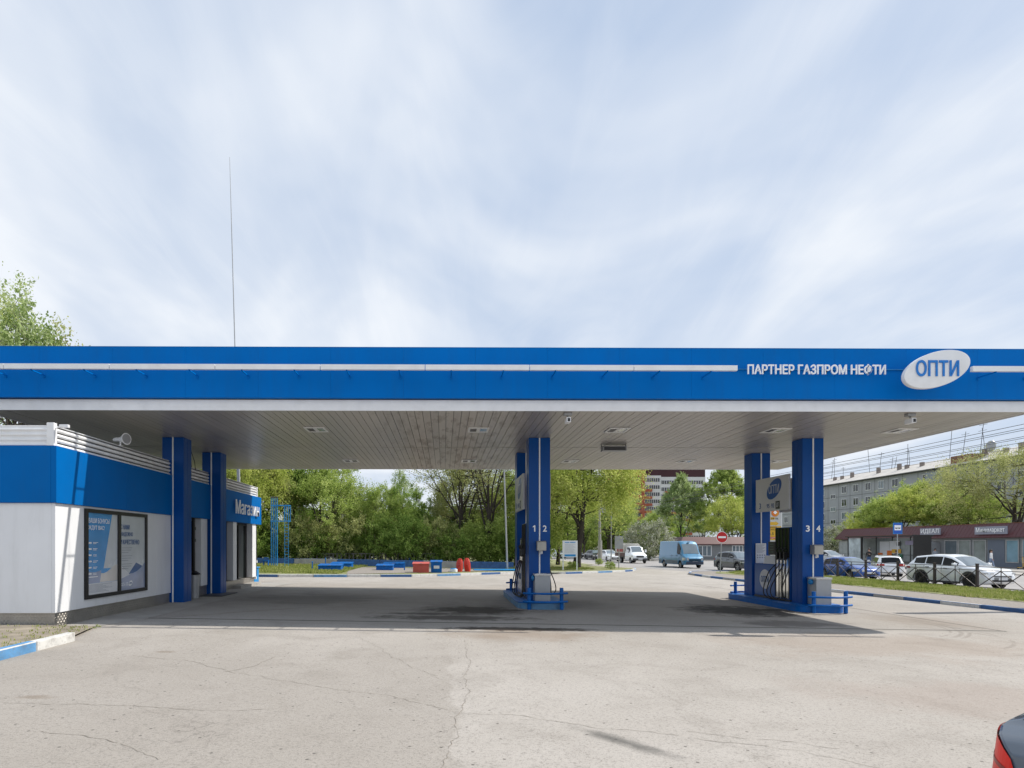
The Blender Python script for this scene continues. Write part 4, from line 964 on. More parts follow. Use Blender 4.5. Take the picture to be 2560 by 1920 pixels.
# no entry sign
q = G(1801, 1434.5); c = P(1804.7, 1343, q.y)
t = thing('no_entry_sign', (q.x, q.y, q.z), 'round red no entry sign with white bar on a grey pole', 'sign')
zc_ = c.z-q.z
part(t, 'pole', MB().tube([(0, .04, 0), (c.x-q.x, .04, zc_+.2)], .04, 10), GREYM, smooth=60)
dx = c.x-q.x
part(t, 'rim', MB().prism([(dx+p[0], zc_+p[1]) for p in ellipse(.43, .43, 0, 40)], -.02, 0, 'y'), LETW)
part(t, 'disc', MB().prism([(dx+p[0], zc_+p[1]) for p in ellipse(.40, .40, 0, 40)], -.026, -.0205, 'y'), pbr('sign_red', (.55, .008, .01), .4, 0, .03, 2))
part(t, 'bar', MB().box(dx-.29, dx+.29, -.032, -.0265, zc_-.07, zc_+.07), LETW)
# bus stop sign
c = P(2244, 1321, 46.0)
t = thing('bus_stop_sign', (c.x, c.y, gz(c.x)), 'blue bus stop sign with white panel and bus pictogram above the shelter', 'sign', rz=R(-12))
z = c.z-gz(c.x)
part(t, 'pole', MB().cyl((0, .03, 0), (0, .03, z+.3), .035), GREYM)
part(t, 'plate', MB().box(-.31, .31, -.02, 0, z-.42, z+.42), LBLUE, bevel=.01)
part(t, 'blue_field', MB().box(-.27, .27, -.026, -.021, z-.38, z+.38), pbr('sign_blue', (.01, .10, .5), .4, 0, .03, 2))
part(t, 'white_field', MB().box(-.22, .22, -.031, -.0265, z-.14, z+.24), LETW)
part(t, 'bus_symbol', MB().box(-.18, .18, -.036, -.0315, z+.0, z+.055).box(-.14, -.06, -.036, -.0315, z-.03, z-.0).box(.06, .14, -.036, -.0315, z-.03, z-.0), BLACK)
# yellow discount pylon
Yp = 47.0; c = P(1936, 1352, Yp); zt = P(1936, 1268, Yp).z; g0 = gz(c.x); cw = 1.05
t = thing('price_pylon', (c.x, Yp, g0), 'yellow and white roadside pylon with orange octagon and discount text', 'sign')
H_ = zt-g0
part(t, 'panel', MB().box(-cw/2, cw/2, 0, .18, .3, H_), SIGNG); part(t, 'frame', MB().box(-cw/2-.05, -cw/2, -.02, .2, 0, H_).box(cw/2, cw/2+.05, -.02, .2, 0, H_), WHITEP)
def zy(py): return P(1936, py, Yp).z-g0
oc = part(t, 'octagon_logo', MB().prism([(.05+p[0], zy(1282)+p[1]) for p in ellipse(.30, .30, R(22.5), 8)], -.03, -.001, 'y'), ORANGE)
MB().prism([(.05+p[0]*1, zy(1281)+p[1]) for p in ellipse(.15, .15, 0, 4)], -.036, -.031, 'y').build('white_diamond', LETW, oc)
MB().prism([(.06, zy(1282)-.26), (.26, zy(1282)-.12), (.26, zy(1282)+.1), (.16, zy(1282)-.1)], -.034, -.031, 'y').build('yellow_facet', YEL, oc)
part(t, 'name_plate', MB().box(-.30, .02, -.012, -.001, zy(1299), zy(1293)), YEL)
part(t, 'lettering', place(text_mb('GOR', .26, .13, .004, .02), (-.27, -.014, zy(1298.5))), BLACK)
part(t, 'lettering', place(text_mb('OIL', .26, .13, .004, .02), (.05, -.006, zy(1298.5))), BLACK)
part(t, 'arrow', MB().prism([(-.42, zy(1313)), (.08, zy(1313)), (.08, zy(1315)), (.34, zy(1309)), (.08, zy(1303)), (.08, zy(1305)), (-.42, zy(1305))], -.012, -.001, 'y'), YEL)
part(t, 'yellow_field', MB().box(-cw/2+.01, cw/2-.01, -.012, -.001, zy(1350), zy(1315.5)), YEL)
for s, py, h, w_ in (('СКИДКИ', 1320.5, .13, .62), ('БОНУСЫ', 1326, .13, .62), ('2.5', 1337.5, .20, .38)):
    part(t, 'lettering', place(text_mb(s, w_, h, .004, .01), (-.44, -.014, zy(py))), BLACK)
part(t, 'red_strip', MB().box(-cw/2+.01, cw/2-.01, -.016, -.0125, zy(1347), zy(1342)), RED)
part(t, 'lettering', place(text_mb('КАРТОЙ', .6, .10, .004, .01), (-.3, -.018, zy(1346))), LETW)
# dark fence with crossed bars along the verge
FB = pbr('fence_paint', (.055, .042, .040), .55, 0, .15, 4)
fp = [G(2094, 1449), G(2443, 1477.3)]
dv = Vector((fp[0].x-fp[1].x, fp[0].y-fp[1].y, 0)); L0 = dv.length; dv.normalize()
sp0 = L0/4; ang = math.atan2(dv.y, dv.x); FZ = .10
t = thing('street_fence', (fp[1].x, fp[1].y, gz(fp[1].x)+FZ), 'low dark metal fence of crossed bars between grass verge and street', 'fence', rz=ang)
n0, n1 = -5, 6
for k in range(n0, n1+1):
    x = k*sp0
    part(t, 'post', MB().box(x-.05, x+.05, -.05, .05, -.1, 1.22).box(x-.058, x+.058, -.058, .058, 1.22, 1.25), FB)
    if k < n1:
        mb = MB(); a, m, b_ = x+.051, x+sp0/2, x+sp0-.051
        mb.cyl((a, 0, 1.10), (b_, 0, 1.10), .02, n=6).cyl((a, 0, .93), (b_, 0, .93), .016, n=6).cyl((a, 0, .10), (b_, 0, .10), .02, n=6).cyl((m, 0, .10), (m, 0, 1.10), .02, n=6)
        for p0_, p1_ in ((a, m), (m, b_)):
            mb.cyl((p0_, 0, .93), (p1_, .0, .12), .022, n=6).cyl((p0_, .03, .12), (p1_, .03, .93), .022, n=6)
        part(t, 'crossed_panel', mb, FB)
# off-frame totem whose shadow falls across the forecourt
bs = Vector((20.3, 20.25, gz(20.3)+.1))
t = thing('station_totem', bs, 'tall slim blue station totem on the verge', 'sign')
part(t, 'post', MB().box(-.3, .3, -.12, .12, 0, 7.3), BLUEP, bevel=.01); part(t, 'panel', MB().box(-.36, .36, -.16, .16, 4.2, 7.2), SIGNG, bevel=.01)
# ------------------------------------------------------------------ vehicles
def interp(pts, x):
    if x <= pts[0][0]: return pts[0][1]
    for (a, va), (b, vb) in zip(pts, pts[1:]):
        if x <= b: return va+(vb-va)*(x-a)/(b-a)
    return pts[-1][1]
class Body:
    def __init__(s, L, W, top, belt, fa, ra, wr, zb=.24, tumble=.17, arch=.06, nose=.5, tail=.35, endw=.78):
        s.L, s.W, s.top, s.belt, s.fa, s.ra, s.wr, s.zb, s.tumble, s.arch, s.nose, s.tail, s.endw = L, W, top, belt, fa, ra, wr, zb, tumble, arch, nose, tail, endw
    def hw(s, x):
        h = s.W/2; f = 1
        if x > s.L/2-s.nose: k = (x-(s.L/2-s.nose))/s.nose; f = 1-(1-s.endw)*k**2.6
        if x < -s.L/2+s.tail: k = (-s.L/2+s.tail-x)/s.tail; f = 1-(1-s.endw-.08)*k**2.6
        return h*f
    def ring(s, x):
        h = s.hw(x); zt = interp(s.top, x); zl = min(interp(s.belt, x), zt-.015)
        zb = s.zb+.12*max(0, (abs(x)-s.L/2+.35)/.35)**2
        for a in (s.fa, s.ra):
            d = abs(x-a); Rr = s.wr+s.arch
            if d < Rr: zb = max(zb, s.wr+math.sqrt(Rr*Rr-d*d))
        zb = min(zb, zl-.12)
        g = zt-zl; cab = min(1, max(0, g/.3))
        zm = zb+(zl-zb)*.62
        a = h-.03*(1-cab)-.02*cab
        rw = h-.03-s.tumble*cab-.03
        return [(0, zb), (h-.10, zb), (h-.015, zb+.01), (h, zb+.06 if zl-zb > .2 else zb+.03), (h, zm), (a, zl), (a-.025, zl+min(.02, g*.4)),
                (rw+.03, zt-min(.07, g*.4)), (rw-.05, zt-min(.012, g*.2)), (rw*.5, zt+.012*cab+.005), (0, zt+.018*cab+.008)]
    def stations(s):
        xs = set(); n = 44
        for i in range(n+1): xs.add(-s.L/2+s.L*i/n)
        for a in (s.fa, s.ra):
            for i in range(17): xs.add(a+(s.wr+s.arch)*math.cos(math.pi*i/16))
        for p in s.top: xs.add(p[0])
        for k in (.02, .05, .09): xs.add(s.L/2-k); xs.add(-s.L/2+k)
        return sorted(x for x in xs if -s.L/2-1e-6 <= x <= s.L/2+1e-6)
    def shell(s):
        xs = s.stations(); mb = MB(); rings = []
        for x in xs:
            r = s.ring(x); full = [(x, p[0], p[1]) for p in r]+[(x, -p[0], p[1]) for p in r[-2:0:-1]]; rings.append(full)
        n = len(rings[0])
        for r in rings: mb.v += r
        mb.f = [(j*n+i, j*n+(i+1) % n, (j+1)*n+(i+1) % n, (j+1)*n+i) for j in range(len(xs)-1) for i in range(n)]
        mb.f += [tuple(range(n))[::-1], tuple(range((len(xs)-1)*n, len(xs)*n))]
        mb.m = [0]*len(mb.f); return mb
    def side_pt(s, x, t, sd, off=.006):
        r = s.ring(x); p, q_ = Vector(r[6]), Vector(r[7]); m = p.lerp(q_, t); nn = Vector((q_.y-p.y, -(q_.x-p.x))).normalized()
        if nn.x < 0: nn = -nn
        m = m+nn*off; return (x, sd*m.x, m.y)
    def side_glass(s, x0, x1, sd, t0=.08, t1=.93, th=0):
        mb = MB(); n = 14; A = []; B_ = []
        for i in range(n+1):
            x = x0+(x1-x0)*i/n; A.append(s.side_pt(x, t0, sd)); B_.append(s.side_pt(x, t1, sd))
        for i in range(n): mb.quad(A[i], A[i+1], B_[i+1], B_[i])
        return mb
    def top_glass(s, x0, x1, f=.94, off=.008):
        mb = MB(); n = 12; rows = []
        for i in range(n+1):
            x = x0+(x1-x0)*i/n; r = s.ring(x); row = []
            k = [(-r[7][0]*f, r[7][1]), (-r[8][0]*f, r[8][1]), (-r[9][0], r[9][1]), (0, r[10][1]), (r[9][0], r[9][1]), (r[8][0]*f, r[8][1]), (r[7][0]*f, r[7][1])]
            sl = (interp(s.top, x+.01)-interp(s.top, x-.01))/.02; nn = Vector((-sl, 1)).normalized()*off
            rows.append([(x+nn.x, y, z+nn.y) for y, z in k])
        for i in range(n):
            for j in range(6): mb.quad(rows[i][j], rows[i+1][j], rows[i+1][j+1], rows[i][j+1])
        return mb
    def low_patch(s, x0, x1, z0, z1, sd, off=.008, n=8, wrap=0.0):
        """patch on the body side/corner between heights"""
        mb = MB(); rows = []
        for i in range(n+1):
            x = x0+(x1-x0)*i/n; h = s.hw(x)
            sl = (s.hw(x+.01)-s.hw(x-.01))/.02; nn = Vector((-sl, 1)).normalized()*off
            rows.append(((x+nn.x, sd*(h+nn.y), z0), (x+nn.x, sd*(h+nn.y), z1)))
        for i in range(n): mb.quad(rows[i][0], rows[i+1][0], rows[i+1][1], rows[i][1])
        return mb
TYRE = pbr('tyre', (.02, .02, .021), .8, 0, .1, 5); RIMS = pbr('alloy_rim', (.30, .31, .32), .3, .8, .05, 4); DRIM = pbr('dark_rim', (.05, .05, .055), .35, .6, .05, 4)
HLIGHT = pbr('headlight_glass', (.62, .64, .66), .08, .3, .1, 5, coat=.5); TLIGHT = pbr('taillight_glass', (.42, .012, .01), .12, 0, .1, 4, coat=.6)
def wheel(t, x, y, r, wd, sd, rim=RIMS, spokes=5):
    prof = [(-wd/2+.02, r-.05), (-wd/2+.005, r-.025), (-wd/2+.02, r-.006), (0, r), (wd/2-.02, r-.006), (wd/2-.005, r-.025), (wd/2-.02, r-.05), (wd/2-.03, r*.66), (wd/2-.05, r*.64)]
    mb = MB(); n = 28
    for yy, rr in prof:
        for i in range(n): a = 2*math.pi*i/n; mb.v.append((x+rr*math.cos(a), y+sd*yy, r+rr*math.sin(a)))
    mb.f = [(j*n+i, j*n+(i+1) % n, (j+1)*n+(i+1) % n, (j+1)*n+i) for j in range(len(prof)-1) for i in range(n)]; mb.m = [0]*len(mb.f)
    wo = part(t, 'wheel', mb, TYRE, smooth=40)
    mb = MB().cyl((x, y+sd*(wd/2-.09), r), (x, y+sd*(wd/2-.08), r), r*.64, n=24, mi=1); mb.cyl((x, y+sd*(wd/2-.08), r), (x, y+sd*(wd/2-.02), r), .06, .05, n=12)
    for k in range(spokes):
        a = 2*math.pi*k/spokes+.3
        c_, s_ = math.cos(a), math.sin(a); p0_ = Vector((x, 0, r)); d = Vector((c_, 0, s_)); e = Vector((-s_, 0, c_))
        vs = []
        for rr, ww, dy in ((.03, .035, .035), (r*.64, .028, .03)):
            for sgn in (-1, 1):
                for yy in (-.075, -dy): p = p0_+d*rr+e*sgn*ww; vs.append((p.x, y+sd*(wd/2+yy), p.z))
        mb.add(vs, [(0, 1, 3, 2), (4, 6, 7, 5), (0, 4, 5, 1), (2, 3, 7, 6), (1, 5, 7, 3), (0, 2, 6, 4)])
    n = 28; a = MB()
    for rr, yy in ((r*.66, -.03), (r*.61, -.035), (r*.61, -.08)):
        for i in range(n): t_ = 2*math.pi*i/n; a.v.append((x+rr*math.cos(t_), y+sd*(wd/2+yy), r+rr*math.sin(t_)))
    a.f = [(j*n+i, j*n+(i+1) % n, (j+1)*n+(i+1) % n, (j+1)*n+i) for j in range(2) for i in range(n)]; a.m = [0]*len(a.f)
    merge(mb, a); mb.build('rim', [rim, DGREY], wo)
def car(label, spec, loc, h, paint, cat='car', name='car', rim=RIMS, trim=None, group=None, glass=GLASSC, detail=True, spokes=5, nwheel=True):
    B = Body(**spec['body']); rz = math.atan2(h[1], h[0])
    t = thing(name, loc, label, cat, rz, group)
    part(t, 'body', B.shell(), paint, smooth=52)
    for (x0, x1) in spec['side']:
        for sd in (-1, 1): part(t, 'side_window', B.side_glass(x0, x1, sd), glass)
    part(t, 'windscreen', B.top_glass(*spec['ws']), GLASSL)
    if 'rw' in spec: part(t, 'rear_window', B.top_glass(*spec['rw']), glass)
    wd = .22; yy = B.W/2-.125
    for xa in (B.fa, B.ra):
        for sd in (-1, 1): wheel(t, xa, sd*yy, B.wr, wd, sd, rim, spokes)
    for a, r_ in ((B.fa, 0), (B.ra, 0)):
        pass
    L2 = B.L/2
    for sd in (-1, 1):
        hx0, hx1, hz0, hz1 = spec['hl']; part(t, 'headlight', B.low_patch(hx0, hx1, hz0, hz1, sd), HLIGHT)
        tx0, tx1, tz0, tz1 = spec['tl']; part(t, 'taillight', B.low_patch(tx0, tx1, tz0, tz1, sd), TLIGHT)
        if spec.get('mir') is None: continue
        my = B.hw(spec['mir'])+.02; mz = interp(B.belt, spec['mir'])+.06
        part(t, 'mirror', MB().box(spec['mir']-.07, spec['mir']+.05, sd*(my), sd*(my+.2), mz, mz+.14).box(spec['mir']-.02, spec['mir']+.03, sd*(my-.06), sd*my, mz, mz+.05), trim or paint, bevel=.03, smooth=60)
    # rear face lights, plate, grille
    w_ = B.hw(-L2); x_ = -L2-.012; tz0, tz1 = spec['tl'][2:]
    mb = MB().box(x_, -L2+.0, -w_+.02, -w_+.32, tz0, tz1).box(x_, -L2, w_-.32, w_-.02, tz0, tz1)
    part(t, 'rear_lamp_strip', mb, TLIGHT)
    x_ = L2+.012; w_ = B.hw(L2); hz0, hz1 = spec['hl'][2:]
    part(t, 'headlight_front', MB().box(L2, x_, -w_+.02, -w_+.22, hz0, hz1).box(L2, x_, w_-.22, w_-.02, hz0, hz1), HLIGHT)
    gz0, gz1 = spec['grille']; m_ = MB(); nb = 3
    for i in range(nb): m_.box(L2, L2+.014, -w_+.24, w_-.24, gz0+(gz1-gz0)*i/nb, gz0+(gz1-gz0)*(i+.62)/nb)
    part(t, 'grille', m_, BLACK)
    part(t, 'lower_intake', MB().box(L2-.03, L2+.012, -w_+.12, w_-.12, B.zb+.14, B.zb+.24), BLACK)
    part(t, 'licence_plate', MB().box(L2+.013, L2+.022, -.26, .26, B.zb+.22, B.zb+.33).box(-L2-.022, -L2-.013, -.26, .26, spec.get('rp', .7), spec.get('rp', .7)+.11), PAPER)
    if spec.get('clad'):
        mb = MB()
        for sd in (-1, 1):
            for a in (B.fa, B.ra):
                n = 20; Ri, Ro = B.wr+B.arch-.005, B.wr+B.arch+.07
                for i in range(n):
                    t0, t1 = math.pi*i/n, math.pi*(i+1)/n; f = []
                    for rr, tt in ((Ri, t0), (Ro, t0), (Ro, t1), (Ri, t1)):
                        xx = a+rr*math.cos(tt); zz_ = B.wr+rr*math.sin(tt); f.append((xx, sd*(B.hw(xx)+.008), max(zz_, B.zb)))
                    mb.quad(*f)
            mb.box(B.ra+B.wr+.08, B.fa-B.wr-.08, sd*(B.W/2-.02), sd*(B.W/2+.008), B.zb-.01, B.zb+.09)
        part(t, 'cladding', mb, DGREY)
    m_ = MB()
    for sd in (-1, 1):
        for x in spec.get('doors', []):
            zl = interp(B.belt, x); m_.box(x-.004, x+.004, sd*(B.hw(x)-.01), sd*(B.hw(x)+.0025), B.zb+.1, zl-.03)
        for x in spec.get('handles', []):
            zl = interp(B.belt, x)-.10; m_.box(x-.1, x+.1, sd*(B.hw(x)-.01), sd*(B.hw(x)+.02), zl-.015, zl+.015)
    if m_.v: part(t, 'door_gaps', m_, DGREY)
    if spec.get('rails'):
        a, c_ = spec['rails']; mb = MB()
        for sd in (-1, 1):
            yy = B.W/2-.03-B.tumble-.06
            mb.tube([(a, sd*yy, interp(B.top, a)), (a+.1, sd*yy, interp(B.top, a)+.05), (c_-.1, sd*yy, interp(B.top, c_)+.05), (c_, sd*yy, interp(B.top, c_))], .016, 6)
        part(t, 'roof_rail', mb, GREYM)
    return t
SUV = dict(body=dict(L=4.75, W=1.9, wr=.375, fa=1.45, ra=-1.33, zb=.27, top=[(-2.375, .92), (-2.32, 1.10), (-1.95, 1.45), (-1.82, 1.56), (-.8, 1.66), (-.1, 1.655), (.35, 1.56), (1.22, 1.12), (2.05, 1.0), (2.28, .90), (2.375, .70)],
           belt=[(-2.375, .88), (-2.3, 1.05), (-1.8, 1.16), (1.1, 1.05), (2.05, .93), (2.375, .62)]), side=[(-1.78, -1.12), (-1.06, -.12), (-.06, .78)], ws=(.38, 1.2), rw=(-2.28, -2.0),
           hl=(1.95, 2.33, .76, .84), tl=(-2.33, -1.98, .93, 1.03), grille=(.50, .72), mir=.78, doors=[-1.12, -.08, .95], handles=[-.92, .15], clad=True, rp=.75)
SEDAN = dict(body=dict(L=4.5, W=1.74, wr=.31, fa=1.42, ra=-1.18, zb=.20, top=[(-2.25, .70), (-2.15, .98), (-1.9, 1.04), (-1.2, 1.36), (-.6, 1.45), (.15, 1.44), (.5, 1.36), (1.25, .96), (2.0, .78), (2.2, .66), (2.25, .55)],
             belt=[(-2.25, .68), (-1.9, .93), (1.1, .90), (2.0, .72), (2.25, .5)], endw=.70, nose=.75), side=[(-1.25, -.60), (-.52, .20), (.26, .85)], ws=(.48, 1.22), rw=(-1.88, -1.22), hl=(1.65, 2.16, .56, .70), tl=(-2.2, -1.95, .75, .92), grille=(.42, .55), mir=.72, doors=[-.56, .24], handles=[-.35, .42])
WAGON = dict(body=dict(L=4.5, W=1.70, wr=.31, fa=1.38, ra=-1.2, zb=.22, top=[(-2.25, .80), (-2.18, .98), (-1.85, 1.40), (-1.7, 1.46), (0, 1.50), (.35, 1.42), (1.1, 1.0), (2.0, .84), (2.2, .70), (2.25, .58)],
             belt=[(-2.25, .78), (-2.0, .96), (1.0, .94), (2.0, .76), (2.25, .52)]), side=[(-1.75, -1.15), (-1.07, -.25), (-.17, .72)], ws=(.34, 1.06), rw=(-2.16, -1.87), hl=(1.8, 2.2, .62, .75), tl=(-2.22, -2.05, .78, .93), grille=(.46, .60), mir=.65, doors=[-1.1, -.2], handles=[-.9, .05], rails=(-1.6, .1))
VAN = dict(body=dict(L=5.9, W=1.98, wr=.34, fa=1.95, ra=-1.6, zb=.32, top=[(-2.95, 1.2), (-2.93, 2.35), (-2.8, 2.56), (1.2, 2.56), (1.5, 2.48), (1.75, 2.25), (2.28, 1.32), (2.75, 1.08), (2.92, .92), (2.95, .72)],
           belt=[(-2.95, 1.15), (1.2, 1.30), (2.2, 1.22), (2.8, .98), (2.95, .66)], tumble=.12, endw=.82), side=[(1.22, 1.92)], ws=(1.72, 2.26), hl=(2.45, 2.88, .74, 1.0), tl=(-2.9, -2.8, .8, 1.3), grille=(.66, .90), mir=1.95, doors=[1.15, .1, 2.02], handles=[1.3, .3], rp=.8)
def paint(n, c, r=.22, dirt=0.0): return pbr(n, c, r, .15, .04, 1.5, coat=.9, dirt=dirt)
PW = paint('white_car_paint', (.84, .86, .88)); PBL = paint('blue_car_paint', (.015, .08, .34)); PGR = paint('grey_car_paint', (.055, .065, .075)); PVB = paint('light_blue_van_paint', (.018, .17, .33), .45)
PBK = paint('black_car_paint', (.012, .014, .018)); PSG = paint('slate_car_paint', (.06, .075, .095), .2); PSILV = paint('silver_car_paint', (.42, .44, .45))
def bywheel(fpx, spec, h):
    """car centre from the ground point of its front wheel on its own right-hand side"""
    g_ = G(*fpx); h = Vector((h[0], h[1], 0)).normalized(); left = Vector((-h.y, h.x, 0)); b = spec['body']
    c_ = g_-h*b['fa']+left*(b['W']/2-.1); return Vector((c_.x, c_.y, gz(c_.x)+.004)), h
l, h = bywheel((2427, 1474), SUV, (.14, -1)); wc = car('white crossover with dark rims behind the crossed-bar fence', SUV, l, h, PW, 'car', 'parked_car', rim=DRIM, spokes=7); wc.scale = (.98, 1, 1.06)
l, h = bywheel((2126, 1449), SEDAN, (.03, -1)); car('deep blue sedan behind the fence beside the pump 3 4 column', SEDAN, l, h, PBL, 'car', 'parked_car')
l, h = bywheel((1845, 1429), SUV, (.1, -1)); car('dark grey estate four wheel drive behind the no entry sign', SUV, l, h, PGR, 'car', 'car', spokes=5)
c_ = foot(2233, 45.0); car('white estate car seen from behind in front of the bus shelter', WAGON, (c_.x+.5, 46.5, gz(c_.x)), (.45, .9), PW, 'car', 'car')
c_ = foot(1522, 82); car('white estate car following behind the pickup truck', WAGON, (c_.x, 82, gz(c_.x)), (.1, -1), PW, 'car', 'car')
c_ = foot(1486, 90); car('small black car farthest along the street', SEDAN, (c_.x, 90, gz(c_.x)), (.12, -1), PBK, 'car', 'car')
c_ = foot(1381, 96); car('white car half hidden behind the column numbered 1 2', SEDAN, (c_.x, 97, gz(c_.x)), (.9, -.4), PW, 'car', 'car')
c_ = foot(1436, 98); car('dark car glimpsed below the information board', SEDAN, (c_.x, 100, gz(c_.x)), (.95, -.3), PGR, 'car', 'car')
l, h = bywheel((1702, 1420), VAN, (.08, -1))
vt = car('light blue high-roofed delivery van driving toward the station', VAN, l, h, PVB, 'van', 'delivery_van', trim=DGREY)
Bv = Body(**VAN['body']); LOWG = pbr('grimy_grey_blue', (.085, .12, .15), .5, 0, .2, 3)
mb = MB()
for sd in (-1, 1):
    for x0, x1 in ((-2.9, -2.05), (-1.15, 1.5)): merge(mb, Bv.low_patch(x0, x1, .40, .72, sd, .004))
part(vt, 'grimy_sill', mb, LOWG); part(vt, 'bumper', MB().box(2.90, 2.985, -.84, .84, .38, .64), pbr('bumper_navy', (.03, .045, .08), .5), bevel=.03, smooth=50)
part(vt, 'roof_vent', MB().box(1.6, 1.75, -.1, .1, 2.44, 2.50), DGREY)
# pickup truck with tarpaulin box
TRK = dict(body=dict(L=2.3, W=1.9, wr=.33, fa=.45, ra=-30, zb=.38, top=[(-1.15, 1.9), (-1.1, 2.0), (-.3, 2.02), (-.1, 1.95), (.45, 1.30), (.95, 1.05), (1.12, .92), (1.15, .75)],
           belt=[(-1.15, 1.22), (.3, 1.18), (1.0, .95), (1.15, .68)], endw=.85, tail=.02), side=[(-.85, .10)], ws=(-.10, .42), hl=(.8, 1.1, .72, .92), tl=(-1.1, -1.05, .6, .62), grille=(.62, .86), mir=.1, doors=[-.95, .35], handles=[-.7])
g_ = G(1577, 1408.5); h = Vector((.09, -1, 0)).normalized(); lf2 = Vector((-h.y, h.x, 0)); l = g_-h*.45+lf2*.85; l.z = gz(l.x)+.004
B = Body(**TRK['body']); t = thing('pickup_truck', l, 'white cab truck with red banner and pale tarpaulin load box', 'truck', math.atan2(h.y, h.x))
xs_ = B
part(t, 'cab', B.shell(), PW, smooth=38)
for sd in (-1, 1):
    part(t, 'side_window', B.side_glass(-.85, .10, sd), GLASSC); part(t, 'headlight', B.low_patch(.75, 1.12, .74, .96, sd), HLIGHT)
    part(t, 'mirror', MB().box(.05, .15, sd*1.0, sd*1.22, 1.30, 1.62), WHITEP, bevel=.03)
    wheel(t, .45, sd*.82, .33, .2, sd, GREYM); wheel(t, -2.6, sd*.78, .33, .3, sd, GREYM)
part(t, 'windscreen', B.top_glass(-.10, .42), GLASSL)
part(t, 'grille', MB().box(1.151, 1.17, -.45, .45, .70, .90), BLACK); part(t, 'bumper', MB().box(1.10, 1.22, -.9, .9, .40, .62), DGREY, bevel=.03)
part(t, 'licence_plate', MB().box(1.221, 1.23, -.26, .26, .48, .59), PAPER)
part(t, 'load_bed', MB().box(-4.3, -1.25, -1.0, 1.0, .80, 1.20), pbr('maroon_boards', (.10, .05, .04), .6, 0, .2, 3), bevel=.01)
part(t, 'chassis', MB().box(-4.3, -1.0, -.4, .4, .45, .79), BLACK)
part(t, 'tarpaulin', MB().prism([(-.98, 1.21), (.98, 1.21), (.98, 2.15), (.75, 2.35), (-.75, 2.35), (-.98, 2.15)], -4.28, -1.22, 'x'), pbr('tarpaulin', (.50, .48, .43), .7, 0, .15, 2), bevel=.04, smooth=50)
part(t, 'red_banner', MB().box(-3.6, -1.6, -1.0, -.985, 1.35, 2.05), pbr('red_banner', (.35, .06, .05), .6, 0, .3, 2))
# pickup parked by the pavilion
c_ = foot(2070, 63); l = Vector((c_.x, 63, gz(c_.x)))
car('silver double cab pickup partly hidden behind the pump 3 4 column', WAGON, (l.x, 63, l.z+.22), (.25, -1), PSILV, 'car', 'parked_car')
# slate car whose tail corner shows at the lower right
FG = dict(body=dict(L=4.6, W=1.8, wr=.33, fa=1.45, ra=-1.3, zb=.22, top=[(-2.3, .84), (-2.27, .90), (-2.17, .95), (-1.95, 1.0), (-1.2, 1.38), (-.6, 1.46), (.15, 1.45), (.5, 1.37), (1.25, .96), (2.05, .80), (2.3, .58)],
          belt=[(-2.3, .82), (-2.27, .885), (-2.17, .935), (-1.95, .975), (-1.9, .975), (1.1, .95), (2.05, .74), (2.3, .52)], tail=.5, endw=.70), side=[(-1.3, -.62), (-.54, .20), (.26, .85)], ws=(.48, 1.22), rw=(-1.9, -1.22), hl=(1.7, 2.2, .6, .74), tl=(-2.298, -1.95, .74, .90), grille=(.42, .55), mir=None, doors=[-.56, .24], handles=[-.35, .42], rp=.62)
ha = R(27); h = Vector((math.cos(ha), math.sin(ha), 0)); corner = P(2491, 1872, 3.36); corner.z = 0
lf2 = Vector((-h.y, h.x, 0)); l = corner+h*2.18-lf2*.80; l.z = gz(l.x)
ft = car('slate blue car with a red tail light, nearest the camera', FG, l, h, PSG, 'car', 'car')

for o in list(ft.children):
    if o.name.startswith(('taillight', 'rear_lamp')): bpy.data.objects.remove(o)
Bf = Body(**FG['body'])
def wrap(y0, x1, fz0, fz1, off, mat, nm):
    """light unit following the body from the rear face round the corner and along the side"""
    pts = []; hx = Bf.hw(-2.3)
    for i in range(8): pts.append((-2.3, y0+(hx-y0)*i/8, 0))
    for i in range(17): x = -2.3+(x1+2.3)*i/16; pts.append((x, None, 1))
    n = len(pts)-1; cols = []
    for i, (x, y, k) in enumerate(pts):
        r = Bf.ring(x); zm, zl, a_, h_ = r[4][1], r[5][1], r[5][0], r[4][0]; t = i/n
        z0, z1 = fz0(t), min(fz1(t), zl-.004); col = []
        for j in range(5):
            z = z0+(z1-z0)*j/4; hh = h_ if z < zm else h_+(a_-h_)*(z-zm)/max(.01, zl-zm)
            if k == 0: col.append((x-off, min(y, hh), z))
            else: f = min(1, (i-8)/3); col.append((x-off*(1-f), hh+off*max(.3, f), z))
        cols.append(col)
    mb = MB()
    for p, q in zip(cols, cols[1:]):
        for j in range(4): mb.quad(p[j], q[j], q[j+1], p[j+1])
    return part(ft, nm, mb, mat, smooth=60, fix=False)
TL2 = pbr('taillight_red', (.68, .016, .010), .35, 0, .12, 3, spec=.12); TL3 = pbr('taillight_dark', (.22, .004, .004), .3, 0, .1, 3, spec=.15)
wrap(.50, -1.86, lambda t: (.72-.5*t) if t < .3 else .57+.16*(t-.3), lambda t: .99, .008, TL2, 'taillight')
wrap(.56, -1.90, lambda t: .775+.05*t, lambda t: .80+.045*t, .011, TL3, 'taillight_bar')
